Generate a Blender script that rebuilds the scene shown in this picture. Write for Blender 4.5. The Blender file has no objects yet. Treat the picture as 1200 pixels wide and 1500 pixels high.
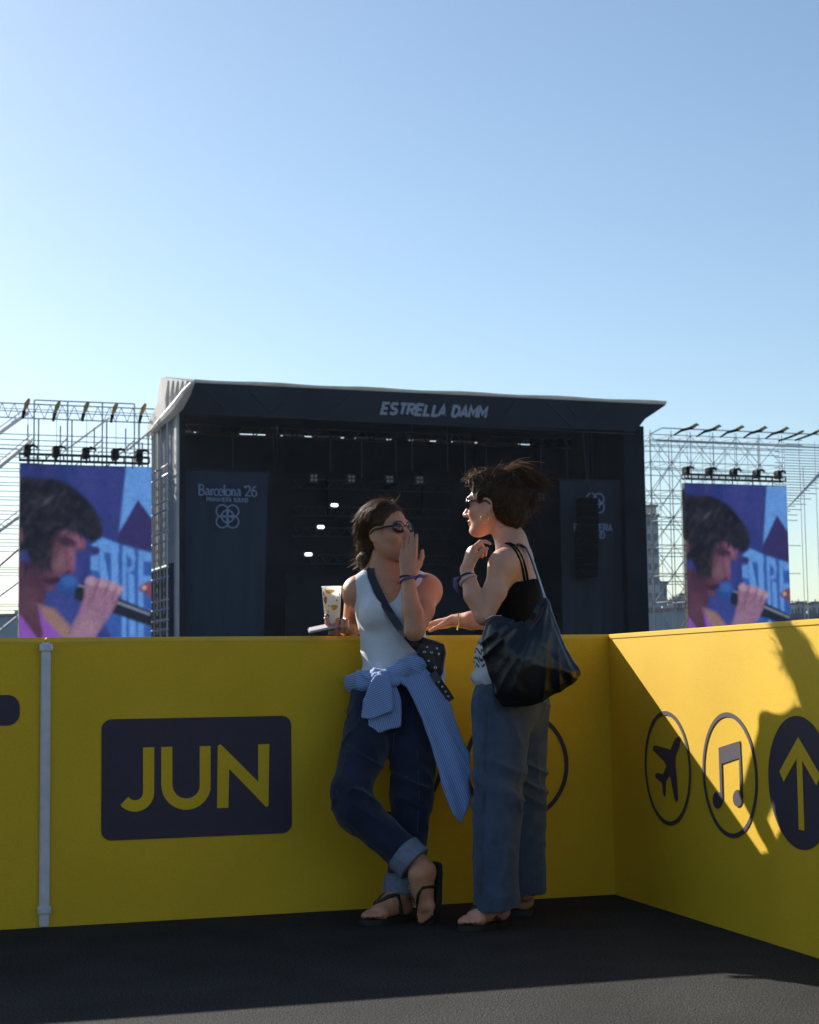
import bpy, bmesh, math, random
import numpy as np
from mathutils import Vector, Matrix
from mathutils.bvhtree import BVHTree

random.seed(7)
rng = np.random.default_rng(7)
SC = bpy.context.scene
COL = SC.collection

# ------------------------------------------------------------------ camera
CAM_H, PITCH, ROLL, FPX = 0.90, 0.0969, -0.0137, 2500.0      # photo is 1200 x 1500
fw = np.array([0, math.cos(PITCH), math.sin(PITCH)])
rt0 = np.array([1.0, 0, 0])
up0 = np.cross(rt0, fw)
rt = rt0 * math.cos(ROLL) + up0 * math.sin(ROLL)
up = -rt0 * math.sin(ROLL) + up0 * math.cos(ROLL)
CAMP = np.array([0, 0, CAM_H])
cd = bpy.data.cameras.new('camera')
cam = bpy.data.objects.new('camera', cd)
COL.objects.link(cam)
cam.matrix_world = Matrix(((rt[0], up[0], -fw[0], 0), (rt[1], up[1], -fw[1], 0), (rt[2], up[2], -fw[2], CAM_H), (0, 0, 0, 1)))
cd.sensor_fit = 'VERTICAL'
cd.sensor_height = 30.0
cd.sensor_width = 24.0
cd.lens = FPX / 1500 * 30.0
cd.clip_start, cd.clip_end = 0.1, 5000
cd.dof.use_dof = True
cd.dof.focus_distance = 6.5
cd.dof.aperture_fstop = 8.0
SC.camera = cam
HAZE = 0.00009

# ------------------------------------------------------------------ sky, sun, exposure
SUN_AZ, SUN_EL = math.radians(41.4), math.radians(28.2)       # azimuth turned from +Y towards -X
world = bpy.data.worlds.new('World')
SC.world = world
world.use_nodes = True
wn = world.node_tree
sky = wn.nodes.new('ShaderNodeTexSky')
sky.sky_type = 'NISHITA'
sky.sun_disc = False
sky.sun_elevation = SUN_EL
sky.sun_rotation = -SUN_AZ
sky.altitude = 0
sky.air_density = 1.0
sky.dust_density = 0.6
sky.ozone_density = 1.0
bg = wn.nodes['Background']
bg.inputs['Strength'].default_value = 0.053
tint = wn.nodes.new('ShaderNodeMix')                      # white balance of the whole sky, the same in every direction
tint.data_type = 'RGBA'
tint.blend_type = 'MULTIPLY'
tint.inputs[0].default_value = 1.0
tint.inputs[7].default_value = (0.85, 0.925, 0.965, 1)
wn.links.new(sky.outputs[0], tint.inputs[6])
wn.links.new(tint.outputs[2], bg.inputs[0])
sl = bpy.data.lights.new('sun', 'SUN')
sl.energy = 3.5
sl.angle = math.radians(0.5)
sl.color = (1.0, 0.93, 0.82)
sun = bpy.data.objects.new('sun', sl)
COL.objects.link(sun)
sdir = Vector((-math.sin(SUN_AZ) * math.cos(SUN_EL), math.cos(SUN_AZ) * math.cos(SUN_EL), math.sin(SUN_EL)))
sun.rotation_euler = sdir.to_track_quat('Z', 'Y').to_euler()
sun.location = (-20, 20, 30)
SC.view_settings.view_transform = 'Standard'
SC.view_settings.look = 'None'
SC.view_settings.gamma = 1
SC.view_settings.use_curve_mapping = False
SC.view_settings.exposure = 1.45
SC.cycles.use_denoising = True
SC.cycles.max_bounces = 8

# ------------------------------------------------------------------ pixel <-> place helpers
def ray(px, py):
    return rt * ((px - 600) / FPX) + up * (-(py - 750) / FPX) + fw

def W(px, py, Y):
    d = ray(px, py)
    return CAMP + d * (Y / d[1])

def G(px, py, z=0.0):
    d = ray(px, py)
    return CAMP + d * ((z - CAM_H) / d[2])

def unit(v):
    v = np.asarray(v, float)
    return v / np.linalg.norm(v)

# ------------------------------------------------------------------ tagging and linking
def tag(o, label=None, cat=None, group=None, kind=None):
    if label: o['label'] = label
    if cat: o['category'] = cat
    if group: o['group'] = group
    if kind: o['kind'] = kind
    return o

def thing(name, label, cat, loc=(0, 0, 0), rotz=0.0, group=None):
    o = bpy.data.objects.new(name, None)
    o.empty_display_size = 0.1
    COL.objects.link(o)
    o.location = loc
    o.rotation_euler = (0, 0, rotz)
    return tag(o, label, cat, group)

def place(name, mesh, m=None, parent=None):
    """link a mesh as an object; a mesh given in world space under an unrotated parent is shifted to it"""
    o = bpy.data.objects.new(name, mesh)
    COL.objects.link(o)
    if m is not None and not mesh.materials:
        mesh.materials.append(m)
    if parent is not None:
        o.parent = parent
    return o

def bm_mesh(name, bm, smooth=False):
    me = bpy.data.meshes.new(name)
    bmesh.ops.recalc_face_normals(bm, faces=bm.faces)
    bm.to_mesh(me)
    bm.free()
    if smooth:
        me.polygons.foreach_set('use_smooth', [True] * len(me.polygons))
    return me

def np_mesh(name, V, Q, smooth=True, col=None):
    me = bpy.data.meshes.new(name)
    n = Q.shape[1]
    me.vertices.add(len(V))
    me.vertices.foreach_set('co', np.ascontiguousarray(V, np.float32).ravel())
    me.loops.add(Q.size)
    me.loops.foreach_set('vertex_index', np.ascontiguousarray(Q, np.int32).ravel())
    me.polygons.add(len(Q))
    me.polygons.foreach_set('loop_start', np.arange(0, Q.size, n, dtype=np.int32))
    me.polygons.foreach_set('use_smooth', np.full(len(Q), smooth))
    me.update(calc_edges=True)
    if col is not None:
        a = me.color_attributes.new('Col', 'FLOAT_COLOR', 'POINT')
        c = np.ones((len(V), 4), np.float32)
        c[:, :3] = col
        a.data.foreach_set('color', c.ravel())
    return me

# ------------------------------------------------------------------ materials
def mat(name, color, rough=0.6, var=0.0, vscale=8.0, bump=0.0, bscale=60.0, metal=0.0, spec=0.5, attr=False,
        sss=0.0, trans=0.0, alpha=1.0, emit=None, estr=0.0, stretch=(1, 1, 1), grain=None, sheen=0.0, translucent=0.0):
    m = bpy.data.materials.new(name)
    m.use_nodes = True
    nt = m.node_tree
    N, L = nt.nodes, nt.links
    b = N['Principled BSDF']
    b.inputs['Roughness'].default_value = rough
    b.inputs['Metallic'].default_value = metal
    b.inputs['Specular IOR Level'].default_value = spec
    b.inputs['Base Color'].default_value = (*color, 1)
    tc = N.new('ShaderNodeTexCoord')
    mp = N.new('ShaderNodeMapping')
    mp.inputs['Scale'].default_value = stretch
    L.new(tc.outputs['Object'], mp.inputs[0])
    src = None
    if attr:
        at = N.new('ShaderNodeAttribute')
        at.attribute_name = 'Col'
        src = at.outputs['Color']
    if var > 0:
        nz = N.new('ShaderNodeTexNoise')
        nz.inputs['Scale'].default_value = vscale
        nz.inputs['Detail'].default_value = 6
        L.new(mp.outputs[0], nz.inputs['Vector'])
        mr = N.new('ShaderNodeMapRange')
        mr.inputs['From Min'].default_value = 0.25
        mr.inputs['From Max'].default_value = 0.75
        mr.inputs['To Min'].default_value = 1 - var
        mr.inputs['To Max'].default_value = 1 + var
        L.new(nz.outputs['Fac'], mr.inputs['Value'])
        mx = N.new('ShaderNodeVectorMath')
        mx.operation = 'SCALE'
        if src is not None: L.new(src, mx.inputs[0])
        else: mx.inputs[0].default_value = color
        L.new(mr.outputs[0], mx.inputs['Scale'])
        src = mx.outputs[0]
    if grain is not None:
        ng = N.new('ShaderNodeTexNoise')
        ng.inputs['Scale'].default_value = grain[0]
        ng.inputs['Detail'].default_value = 2
        L.new(tc.outputs['Object'], ng.inputs['Vector'])
        mg = N.new('ShaderNodeMapRange')
        mg.inputs['From Min'].default_value = 0.3
        mg.inputs['From Max'].default_value = 0.7
        mg.inputs['To Min'].default_value = 1 - grain[1]
        mg.inputs['To Max'].default_value = 1 + grain[1]
        L.new(ng.outputs['Fac'], mg.inputs['Value'])
        sg = N.new('ShaderNodeVectorMath')
        sg.operation = 'SCALE'
        if src is not None: L.new(src, sg.inputs[0])
        else: sg.inputs[0].default_value = color
        L.new(mg.outputs[0], sg.inputs['Scale'])
        src = sg.outputs[0]
    if src is not None:
        L.new(src, b.inputs['Base Color'])
    if bump > 0:
        nb = N.new('ShaderNodeTexNoise')
        nb.inputs['Scale'].default_value = bscale
        nb.inputs['Detail'].default_value = 4
        L.new(mp.outputs[0], nb.inputs['Vector'])
        bp = N.new('ShaderNodeBump')
        bp.inputs['Strength'].default_value = bump
        bp.inputs['Distance'].default_value = 0.01
        L.new(nb.outputs['Fac'], bp.inputs['Height'])
        L.new(bp.outputs[0], b.inputs['Normal'])
    if sss > 0:
        b.inputs['Subsurface Weight'].default_value = sss
        b.inputs['Subsurface Radius'].default_value = (0.02, 0.008, 0.004)
        b.inputs['Subsurface Scale'].default_value = 0.6
    if trans > 0:
        b.inputs['Transmission Weight'].default_value = trans
    if sheen > 0:
        b.inputs['Sheen Weight'].default_value = sheen
    if emit is not None:
        b.inputs['Emission Color'].default_value = (*emit, 1)
        b.inputs['Emission Strength'].default_value = estr
    if translucent > 0:
        tr = N.new('ShaderNodeBsdfTranslucent')
        if src is not None: L.new(src, tr.inputs[0])
        else: tr.inputs[0].default_value = (*color, 1)
        ms = N.new('ShaderNodeMixShader')
        ms.inputs[0].default_value = translucent
        L.new(b.outputs[0], ms.inputs[1])
        L.new(tr.outputs[0], ms.inputs[2])
        L.new(ms.outputs[0], N['Material Output'].inputs[0])
    return m

# ------------------------------------------------------------------ mesh shapes
def add_box(bm, c, s, R=None):
    """box of full size s centred at c, R = 3 axis rows"""
    R = np.eye(3) if R is None else np.asarray(R, float)
    c = np.asarray(c, float)
    vs = []
    for x in (-.5, .5):
        for y in (-.5, .5):
            for z in (-.5, .5):
                p = c + R[0] * x * s[0] + R[1] * y * s[1] + R[2] * z * s[2]
                vs.append(bm.verts.new(p))
    for f in ((0, 1, 3, 2), (4, 6, 7, 5), (0, 4, 5, 1), (2, 3, 7, 6), (0, 2, 6, 4), (1, 5, 7, 3)):
        bm.faces.new([vs[i] for i in f])

def add_tube(bm, pts, r, n=6, closed=False, flat=None, cap=True):
    """tube through pts, r scalar or list; flat=(a,b) squashes the section (a across, b thick)"""
    P = [np.asarray(p, float) for p in pts]
    m = len(P)
    rs = [r] * m if np.isscalar(r) else list(r)
    rings = []
    prev = None
    for i in range(m):
        if closed: t = P[(i + 1) % m] - P[i - 1]
        else: t = P[min(i + 1, m - 1)] - P[max(i - 1, 0)]
        t = t / (np.linalg.norm(t) + 1e-12)
        if prev is None:
            a = np.array([0, -1.0, 0]) if abs(t[1]) < 0.8 else np.array([1.0, 0, 0])
        else: a = prev
        a = a - t * np.dot(a, t)
        a /= np.linalg.norm(a) + 1e-12
        prev = a
        b = np.cross(t, a)
        fa, fb = (1, 1) if flat is None else flat
        rings.append([bm.verts.new(P[i] + rs[i] * (fb * a * math.cos(2 * math.pi * k / n) + fa * b * math.sin(2 * math.pi * k / n))) for k in range(n)])
    for i in range(m if closed else m - 1):
        A, B = rings[i], rings[(i + 1) % m]
        for k in range(n):
            bm.faces.new((A[k], A[(k + 1) % n], B[(k + 1) % n], B[k]))
    if not closed and cap:
        bm.faces.new(rings[0][::-1])
        bm.faces.new(rings[-1])

def add_prism(bm, poly, O, ex, ez, en, th):
    """extruded 2-D polygon: O + x*ex + z*ez, extruded th along en (front face at +th)"""
    O, ex, ez, en = (np.asarray(v, float) for v in (O, ex, ez, en))
    a = [bm.verts.new(O + ex * x + ez * z + en * th) for x, z in poly]
    b = [bm.verts.new(O + ex * x + ez * z) for x, z in poly]
    n = len(poly)
    fa = bm.faces.new(a)
    bm.faces.new(b[::-1])
    for i in range(n):
        bm.faces.new((a[i], b[i], b[(i + 1) % n], a[(i + 1) % n]))
    return fa

def ribbon(pts, w, closed=False):
    """mitred outline of a stroke: returns quads (list of 4 point lists)"""
    P = [np.asarray(p, float) for p in pts]
    n = len(P)
    Lp, Rp = [], []
    for i in range(n):
        if closed: a, c = P[i - 1], P[(i + 1) % n]
        else: a, c = P[max(i - 1, 0)], P[min(i + 1, n - 1)]
        d0 = unit(P[i] - a) if np.linalg.norm(P[i] - a) > 1e-9 else unit(c - P[i])
        d1 = unit(c - P[i]) if np.linalg.norm(c - P[i]) > 1e-9 else d0
        nn = np.array([-d0[1], d0[0]]) + np.array([-d1[1], d1[0]])
        nn = unit(nn)
        k = 1 / max(0.5, np.dot(nn, np.array([-d0[1], d0[0]])))
        Lp.append(P[i] + nn * w / 2 * k)
        Rp.append(P[i] - nn * w / 2 * k)
    q = []
    for i in range(n if closed else n - 1):
        j = (i + 1) % n
        q.append((Lp[i], Lp[j], Rp[j], Rp[i]))
    return q

def add_ribbon(bm, pts, w, O, ex, ez, en, th, closed=False):
    O, ex, ez, en = (np.asarray(v, float) for v in (O, ex, ez, en))
    q = ribbon(pts, w, closed)
    f = lambda p, h: bm.verts.new(O + ex * p[0] + ez * p[1] + en * h)
    n = len(q)
    LF = [f(a[0], th) for a in q]; LB = [f(a[0], 0) for a in q]; RF = [f(a[3], th) for a in q]; RB = [f(a[3], 0) for a in q]
    if not closed:
        LF.append(f(q[-1][1], th)); LB.append(f(q[-1][1], 0)); RF.append(f(q[-1][2], th)); RB.append(f(q[-1][2], 0))
    m = len(LF)
    for i in range(n):
        j = (i + 1) % m
        bm.faces.new((LF[i], LF[j], RF[j], RF[i]))
        bm.faces.new((LB[j], LB[i], RB[i], RB[j]))
        bm.faces.new((LF[j], LF[i], LB[i], LB[j]))
        bm.faces.new((RF[i], RF[j], RB[j], RB[i]))
    if not closed:
        for e in (0, m - 1):
            bm.faces.new((LF[e], RF[e], RB[e], LB[e]))

def arc(cx, cz, r, a0, a1, n=14, rz=None):
    rz = r if rz is None else rz
    return [(cx + r * math.cos(math.radians(a0 + (a1 - a0) * i / n)), cz + rz * math.sin(math.radians(a0 + (a1 - a0) * i / n))) for i in range(n + 1)]

# single stroke letters in a box of width .6, height 1 (drawn with a ribbon)
SF = {
 'A': [[(0, 0), (.3, 1), (.6, 0)], [(.1, .3), (.5, .3)]],
 'C': [arc(.34, .5, .34, 50, 310, rz=.5)],
 'D': [[(0, 0), (0, 1), (.3, 1), (.52, .85), (.6, .5), (.52, .15), (.3, 0), (0, 0)]],
 'E': [[(.55, 1), (0, 1), (0, 0), (.55, 0)], [(0, .5), (.48, .5)]],
 'I': [[(.1, 0), (.1, 1)]],
 'L': [[(0, 1), (0, 0), (.52, 0)]],
 'M': [[(0, 0), (0, 1), (.35, .35), (.7, 1), (.7, 0)]],
 'N': [[(0, 0), (0, 1), (.55, 0), (.55, 1)]],
 'O': [arc(.32, .5, .32, 0, 360, 20, rz=.5)],
 'P': [[(0, 0), (0, 1), (.4, 1), (.56, .88), (.56, .62), (.4, .48), (0, .48)]],
 'R': [[(0, 0), (0, 1), (.4, 1), (.56, .88), (.56, .62), (.4, .48), (0, .48)], [(.28, .48), (.58, 0)]],
 'S': [[(.56, .86), (.42, 1), (.14, 1), (0, .87), (0, .66), (.12, .54), (.44, .46), (.56, .34), (.56, .14), (.42, 0), (.14, 0), (0, .14)]],
 'T': [[(0, 1), (.6, 1)], [(.3, 1), (.3, 0)]],
 'U': [[(0, 1), (0, .2), (.13, .02), (.43, .02), (.56, .2), (.56, 1)]],
 'V': [[(0, 1), (.3, 0), (.6, 1)]],
}
SW = {'I': .2, 'M': .7, 'C': .62, 'O': .64}

def stroke_text(text, h, w, gap, shear, cb, sx=1.0):
    """calls cb(list of stroke point lists) for each letter, laid out from x = 0; returns the width"""
    x, prev = 0.0, ''
    for ch in text:
        if ch == ' ':
            x += h * .5 * sx
            prev = ch
            continue
        if ch == 'A' and prev == 'L': x -= h * .20
        prev = ch
        cb([[(x + (p[0] * sx + shear * p[1]) * h, p[1] * h) for p in s] for s in SF[ch]])
        x += h * (SW.get(ch, .58) * sx + gap)
    return x - h * gap
# ------------------------------------------------------------------ smooth solid modelling on a grid (bodies and clothes)
_tab = np.random.default_rng(3).random((32, 32, 32)).astype(np.float32)

def vnoise(P):
    P = np.asarray(P, np.float32)
    i = np.floor(P).astype(np.int32)
    f = P - i
    f = f * f * (3 - 2 * f)
    out = 0
    for dx in (0, 1):
        for dy in (0, 1):
            for dz in (0, 1):
                w = (f[:, 0] if dx else 1 - f[:, 0]) * (f[:, 1] if dy else 1 - f[:, 1]) * (f[:, 2] if dz else 1 - f[:, 2])
                out = out + w * _tab[(i[:, 0] + dx) & 31, (i[:, 1] + dy) & 31, (i[:, 2] + dz) & 31]
    return out * 2 - 1

def fbm(P, oct=3):
    s, a, t = 0, 1.0, 0
    for o in range(oct):
        s = s + a * vnoise(P * 2 ** o + 7.3 * o)
        t += a
        a *= .5
    return s / t

class Sdf:
    def __init__(self, h=0.004):
        self.h = h
        self.p = []

    def _add(self, fn, lo, hi, k, op):
        self.p.append((fn, np.asarray(lo, float), np.asarray(hi, float), k, op))
        return self

    def cone(self, a, b, ra, rb, k=.02, op='u', squash=None):
        a, b = np.asarray(a, float), np.asarray(b, float)
        ba = b - a
        L2 = max(np.dot(ba, ba), 1e-9)
        def fn(x, y, z):
            px, py, pz = x - a[0], y - a[1], z - a[2]
            t = np.clip((px * ba[0] + py * ba[1] + pz * ba[2]) / L2, 0, 1)
            qx, qy, qz = px - t * ba[0], py - t * ba[1], pz - t * ba[2]
            return np.sqrt(qx * qx + qy * qy + qz * qz) - (ra + t * (rb - ra))
        m = max(ra, rb)
        return self._add(fn, np.minimum(a, b) - m, np.maximum(a, b) + m, k, op)

    def chain(self, pts, rs, k=.02, op='u'):
        for i in range(len(pts) - 1):
            self.cone(pts[i], pts[i + 1], rs[i], rs[i + 1], k if i == 0 else min(k, .012), op)
        return self

    def ell(self, c, r, R=None, k=.02, op='u'):
        c, r = np.asarray(c, float), np.asarray(r, float)
        Rm = np.eye(3) if R is None else np.asarray(R, float)      # rows: the ellipsoid's axes
        def fn(x, y, z):
            px, py, pz = x - c[0], y - c[1], z - c[2]
            u = [(Rm[i, 0] * px + Rm[i, 1] * py + Rm[i, 2] * pz) / r[i] for i in range(3)]
            k0 = np.sqrt(u[0] ** 2 + u[1] ** 2 + u[2] ** 2)
            k1 = np.sqrt((u[0] / r[0]) ** 2 + (u[1] / r[1]) ** 2 + (u[2] / r[2]) ** 2) + 1e-9
            return k0 * (k0 - 1) / k1
        m = np.sqrt(((Rm * r[:, None]) ** 2).sum(0))
        return self._add(fn, c - m, c + m, k, op)

    def plane(self, c, n, k=.004, op='s'):
        """op 's': removes the side that n points to"""
        c, n = np.asarray(c, float), unit(n)
        def fn(x, y, z):
            return -((x - c[0]) * n[0] + (y - c[1]) * n[1] + (z - c[2]) * n[2])
        return self._add(fn, None or [-99] * 3, [99] * 3, k, op)

    def slab(self, poly, ymid, half, rnd=.01, k=.01, op='u', lens=0.0):
        """XZ polygon with a depth: ymid(x,z) and half-thickness; lens > 0 thickens towards the middle"""
        poly = np.asarray(poly, float)
        ym = ymid if callable(ymid) else (lambda x, z: ymid)
        def fn(x, y, z):
            X, Z = np.broadcast_arrays(x, z)
            X, Z = X[:, :1, :], Z[:, :1, :]
            d = np.full(X.shape, 1e9)
            s = np.ones(X.shape)
            n = len(poly)
            for i in range(n):
                a, b = poly[i], poly[i - 1]
                e = b - a
                wx, wz = X - a[0], Z - a[1]
                t = np.clip((wx * e[0] + wz * e[1]) / (e @ e + 1e-12), 0, 1)
                bx, bz = wx - e[0] * t, wz - e[1] * t
                d = np.minimum(d, bx * bx + bz * bz)
                c1, c2, c3 = Z >= a[1], Z < b[1], e[0] * wz > e[1] * wx
                s = np.where((c1 & c2 & c3) | (~c1 & ~c2 & ~c3), -s, s)
            d2 = s * np.sqrt(d) + rnd
            hh = half + (lens * np.sqrt(np.clip(-d2 / .12, 0, 1)) if lens else 0)
            dy = np.abs(y - ym(X, Z)) - hh + rnd
            q = np.minimum(np.maximum(d2, dy), 0) + np.sqrt(np.maximum(d2, 0) ** 2 + np.maximum(dy, 0) ** 2)
            return q - rnd
        if callable(ymid):
            ys = [float(ymid(np.array(a), np.array(b))) for a, b in poly]
        else: ys = [ymid]
        m = half + lens + .02
        return self._add(fn, [poly[:, 0].min(), min(ys) - m, poly[:, 1].min()], [poly[:, 0].max(), max(ys) + m, poly[:, 1].max()], k, op)

    def grid(self):
        h = self.h
        us = [q for q in self.p if q[4] == 'u']
        lo = np.min([q[1] for q in us], 0) - 4 * h
        hi = np.max([q[2] for q in us], 0) + 4 * h
        n = np.ceil((hi - lo) / h).astype(int) + 1
        A = np.full(n, .2, np.float32)
        for fn, a, b, k, op in self.p:
            i0 = np.clip(((a - k - 2 * h - lo) / h).astype(int), 0, n - 1) if a[0] > -90 else np.zeros(3, int)
            i1 = np.clip(np.ceil((b + k + 2 * h - lo) / h).astype(int) + 1, 1, n) if b[0] < 90 else n
            if np.any(i1 <= i0): continue
            x = (lo[0] + h * np.arange(i0[0], i1[0]))[:, None, None]
            y = (lo[1] + h * np.arange(i0[1], i1[1]))[None, :, None]
            z = (lo[2] + h * np.arange(i0[2], i1[2]))[None, None, :]
            sl_ = np.s_[i0[0]:i1[0], i0[1]:i1[1], i0[2]:i1[2]]
            d = np.broadcast_to(fn(x, y, z), tuple(i1 - i0)).astype(np.float32)
            c = A[sl_]
            if op == 'u':
                hh = np.maximum(k - np.abs(c - d), 0) / k
                A[sl_] = np.minimum(c, d) - hh * hh * k * .25
            elif op == 's':
                hh = np.maximum(k - np.abs(c + d), 0) / k
                A[sl_] = np.maximum(c, -d) + hh * hh * k * .25
        return A, lo

    def mesh(self, smooth=1, mod=None):
        A, lo = self.grid()
        if mod is not None: A = mod(A, lo, self.h)
        return nets(A, lo, self.h, smooth)

def nets(A, lo, h, smooth=1):
    S = A < 0
    C = sum(S[i:i + S.shape[0] - 1, j:j + S.shape[1] - 1, k:k + S.shape[2] - 1].astype(np.uint8) for i in (0, 1) for j in (0, 1) for k in (0, 1))
    act = (C > 0) & (C < 8)
    I = np.argwhere(act)
    idx = np.full(act.shape, -1, np.int32)
    idx[act] = np.arange(len(I))
    acc = np.zeros((len(I), 3)); cnt = np.zeros(len(I))
    for ax in range(3):
        o = [a for a in range(3) if a != ax]
        for p in (0, 1):
            for q in (0, 1):
                a = I.copy(); a[:, o[0]] += p; a[:, o[1]] += q
                b = a.copy(); b[:, ax] += 1
                va, vb = A[a[:, 0], a[:, 1], a[:, 2]], A[b[:, 0], b[:, 1], b[:, 2]]
                m = (va < 0) != (vb < 0)
                t = np.where(m, va / np.where(m, va - vb, 1), 0)
                pt = a.astype(float); pt[:, ax] += t
                acc[m] += pt[m]; cnt[m] += 1
    V = lo + h * acc / cnt[:, None]
    Q = []
    for ax in range(3):
        u, v = (ax + 1) % 3, (ax + 2) % 3
        s0 = [slice(None)] * 3; s1 = [slice(None)] * 3
        s0[ax] = slice(0, -1); s1[ax] = slice(1, None)
        m = S[tuple(s0)] != S[tuple(s1)]
        E = np.argwhere(m)
        E = E[(E[:, u] > 0) & (E[:, v] > 0) & (E[:, u] < A.shape[u] - 1) & (E[:, v] < A.shape[v] - 1)]
        f = S[E[:, 0], E[:, 1], E[:, 2]]
        c = []
        for du, dv in ((1, 1), (0, 1), (0, 0), (1, 0)):
            e = E.copy(); e[:, u] -= du; e[:, v] -= dv
            c.append(idx[e[:, 0], e[:, 1], e[:, 2]])
        q = np.stack(c, 1)
        q[~f] = q[~f][:, ::-1]
        Q.append(q)
    Q = np.concatenate(Q)
    Q = Q[(Q >= 0).all(1)]
    for _ in range(smooth):
        sm = np.zeros_like(V); n = np.zeros(len(V))
        for a, b in ((0, 1), (1, 2), (2, 3), (3, 0)):
            for p, q in ((a, b), (b, a)):
                for d in range(3): sm[:, d] += np.bincount(Q[:, p], V[Q[:, q], d], len(V))
                n += np.bincount(Q[:, p], minlength=len(V))
        V = V * .5 + .5 * sm / np.maximum(n, 1)[:, None]
    return V, Q

def normals(V, Q):
    n = np.cross(V[Q[:, 2]] - V[Q[:, 0]], V[Q[:, 3]] - V[Q[:, 1]])
    N = np.stack([sum(np.bincount(Q[:, c], n[:, d], len(V)) for c in range(4)) for d in range(3)], 1)
    return N / (np.linalg.norm(N, axis=1)[:, None] + 1e-12)

def puff(V, Q, f):
    return V + normals(V, Q) * f[:, None]

def basis(f, upv):
    """rows: forward, left, up"""
    f = unit(f)
    l = unit(np.cross(upv, f))
    return np.stack([f, l, np.cross(f, l)])

def head(s, o, R):
    """head solids about o (eye level, between the ears); R rows forward, left, up"""
    P = lambda x, y, z: o + R[0] * x + R[1] * y + R[2] * z
    s.ell(P(-.012, 0, .032), (.097, .075, .088), R, .02)
    s.ell(P(.034, 0, -.028), (.060, .058, .082), R, .02)
    for y in (-1, 1):
        s.cone(P(.0, .052 * y, -.045), P(.058, .016 * y, -.100), .020, .017, .03)
        s.ell(P(.058, .036 * y, -.026), (.026, .024, .024), R, .02)
    s.ell(P(.074, 0, -.098), (.018, .020, .016), R, .02)
    s.cone(P(.080, -.034, .022), P(.080, .034, .022), .013, .013, .02)
    s.cone(P(.088, 0, .006), P(.112, 0, -.034), .007, .0105, .012)
    for y in (-1, 1):
        s.ell(P(.099, .011 * y, -.038), (.011, .008, .008), R, .008)
        s.ell(P(.074, .031 * y, .0), (.013, .015, .011), R, .006)
    s.ell(P(.090, 0, -.0615), (.010, .021, .0065), R, .006)
    s.ell(P(.088, 0, -.0725), (.010, .018, .0070), R, .006)
    s.ell(P(.100, 0, -.0668), (.010, .020, .0016), R, .003, 's')
    for y in (-1, 1):
        er = basis(R[0] * .9 - R[1] * y * .35, R[2] - R[0] * .15)
        s.ell(P(-.008, .073 * y, -.008), (.018, .007, .031), er, .006)
        s.ell(P(-.006, .082 * y, -.004), (.009, .006, .016), er, .006, 's')
        s.ell(P(.0, .072 * y, -.032), (.009, .006, .010), er, .005)

def hand(s, wrist, d, n, t, L=.165, curl=(.25, .25, .25, .3), spread=.06, thumb=None):
    """five fingered hand: d along the fingers, n where the palm faces, t towards the thumb"""
    d = unit(d); n = unit(n - d * np.dot(n, d)); t = unit(t - d * np.dot(t, d) - n * np.dot(t, n))
    k = L / .17
    w = np.asarray(wrist, float)
    pl = .085 * k
    offs = (.027, .009, -.009, -.026)
    seg = ((.038, .023, .019), (.042, .026, .020), (.039, .025, .019), (.030, .019, .017))
    heads = []
    for i in range(4):
        kn = w + d * (pl - (0, 0, .003, .010)[i]) + t * offs[i] * k - n * .004
        base = w + d * .012 + t * offs[i] * .55 * k
        s.cone(base, kn, .0135 * k, .0105 * k, .012)
        heads.append(kn)
    s.cone(w + d * .03 + n * .006, w + d * .06 + n * .004, .02 * k, .02 * k, .015)
    for i in range(4):
        p = heads[i]
        a = 0.0
        dd = unit(d + t * spread * (1.5 - i))
        r0 = (.0088, .0090, .0086, .0076)[i] * k
        for j in range(3):
            a += curl[i] * (1.0, 1.25, .8)[j]
            q = p + (dd * math.cos(a) + n * math.sin(a)) * seg[i][j] * k
            s.cone(p, q, r0 * (1 - .1 * j), r0 * (1 - .1 * (j + 1)), .004)
            p = q
    th = thumb if thumb is not None else (d * .75 + t * .6 + n * .15, d * .95 + t * .1 + n * .25)
    a = w + d * .018 * k + t * .020 * k + n * .006
    b = a + unit(th[0]) * .040 * k
    c = b + unit(th[0] * .5 + th[1] * .5) * .030 * k
    e = c + unit(th[1]) * .024 * k
    s.cone(a, b, .0155 * k, .0115 * k, .012)
    s.cone(b, c, .0105 * k, .0095 * k, .004)
    s.cone(c, e, .0095 * k, .0075 * k, .004)

def foot(s, heel, toe, upv, side, L=.225):
    """bare foot resting on the plane through heel and toe; side points to the big toe"""
    d = unit(toe - heel); u = unit(upv - d * np.dot(upv, d)); b = unit(side - d * np.dot(side, d) - u * np.dot(side, u))
    P = lambda x, y, z: heel + d * x * L / .225 + b * y * .92 + u * z
    s.ell(P(.028, 0, .030), (.034, .029, .030), np.stack([d, b, u]), .02)
    s.cone(P(.045, 0, .075), P(.10, .002, .052), .036, .030, .03)
    s.cone(P(.03, 0, .03), P(.15, -.012, .022), .027, .022, .02)
    s.cone(P(.09, .004, .05), P(.165, .012, .024), .027, .022, .03)
    s.cone(P(.15, .018, .020), P(.158, -.026, .016), .020, .016, .02)
    for i in range(5):
        y = .024 - .0145 * i
        x0, x1 = .168 - .004 * i, (.217, .216, .207, .196, .184)[i]
        r = (.0125, .0092, .0088, .0084, .0080)[i]
        s.cone(P(x0, y, .018), P((x0 + x1) / 2, y, .019), r, r, .006)
        s.cone(P((x0 + x1) / 2, y, .019), P(x1, y, .012), r, r * .9, .004)
    return P

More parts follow.
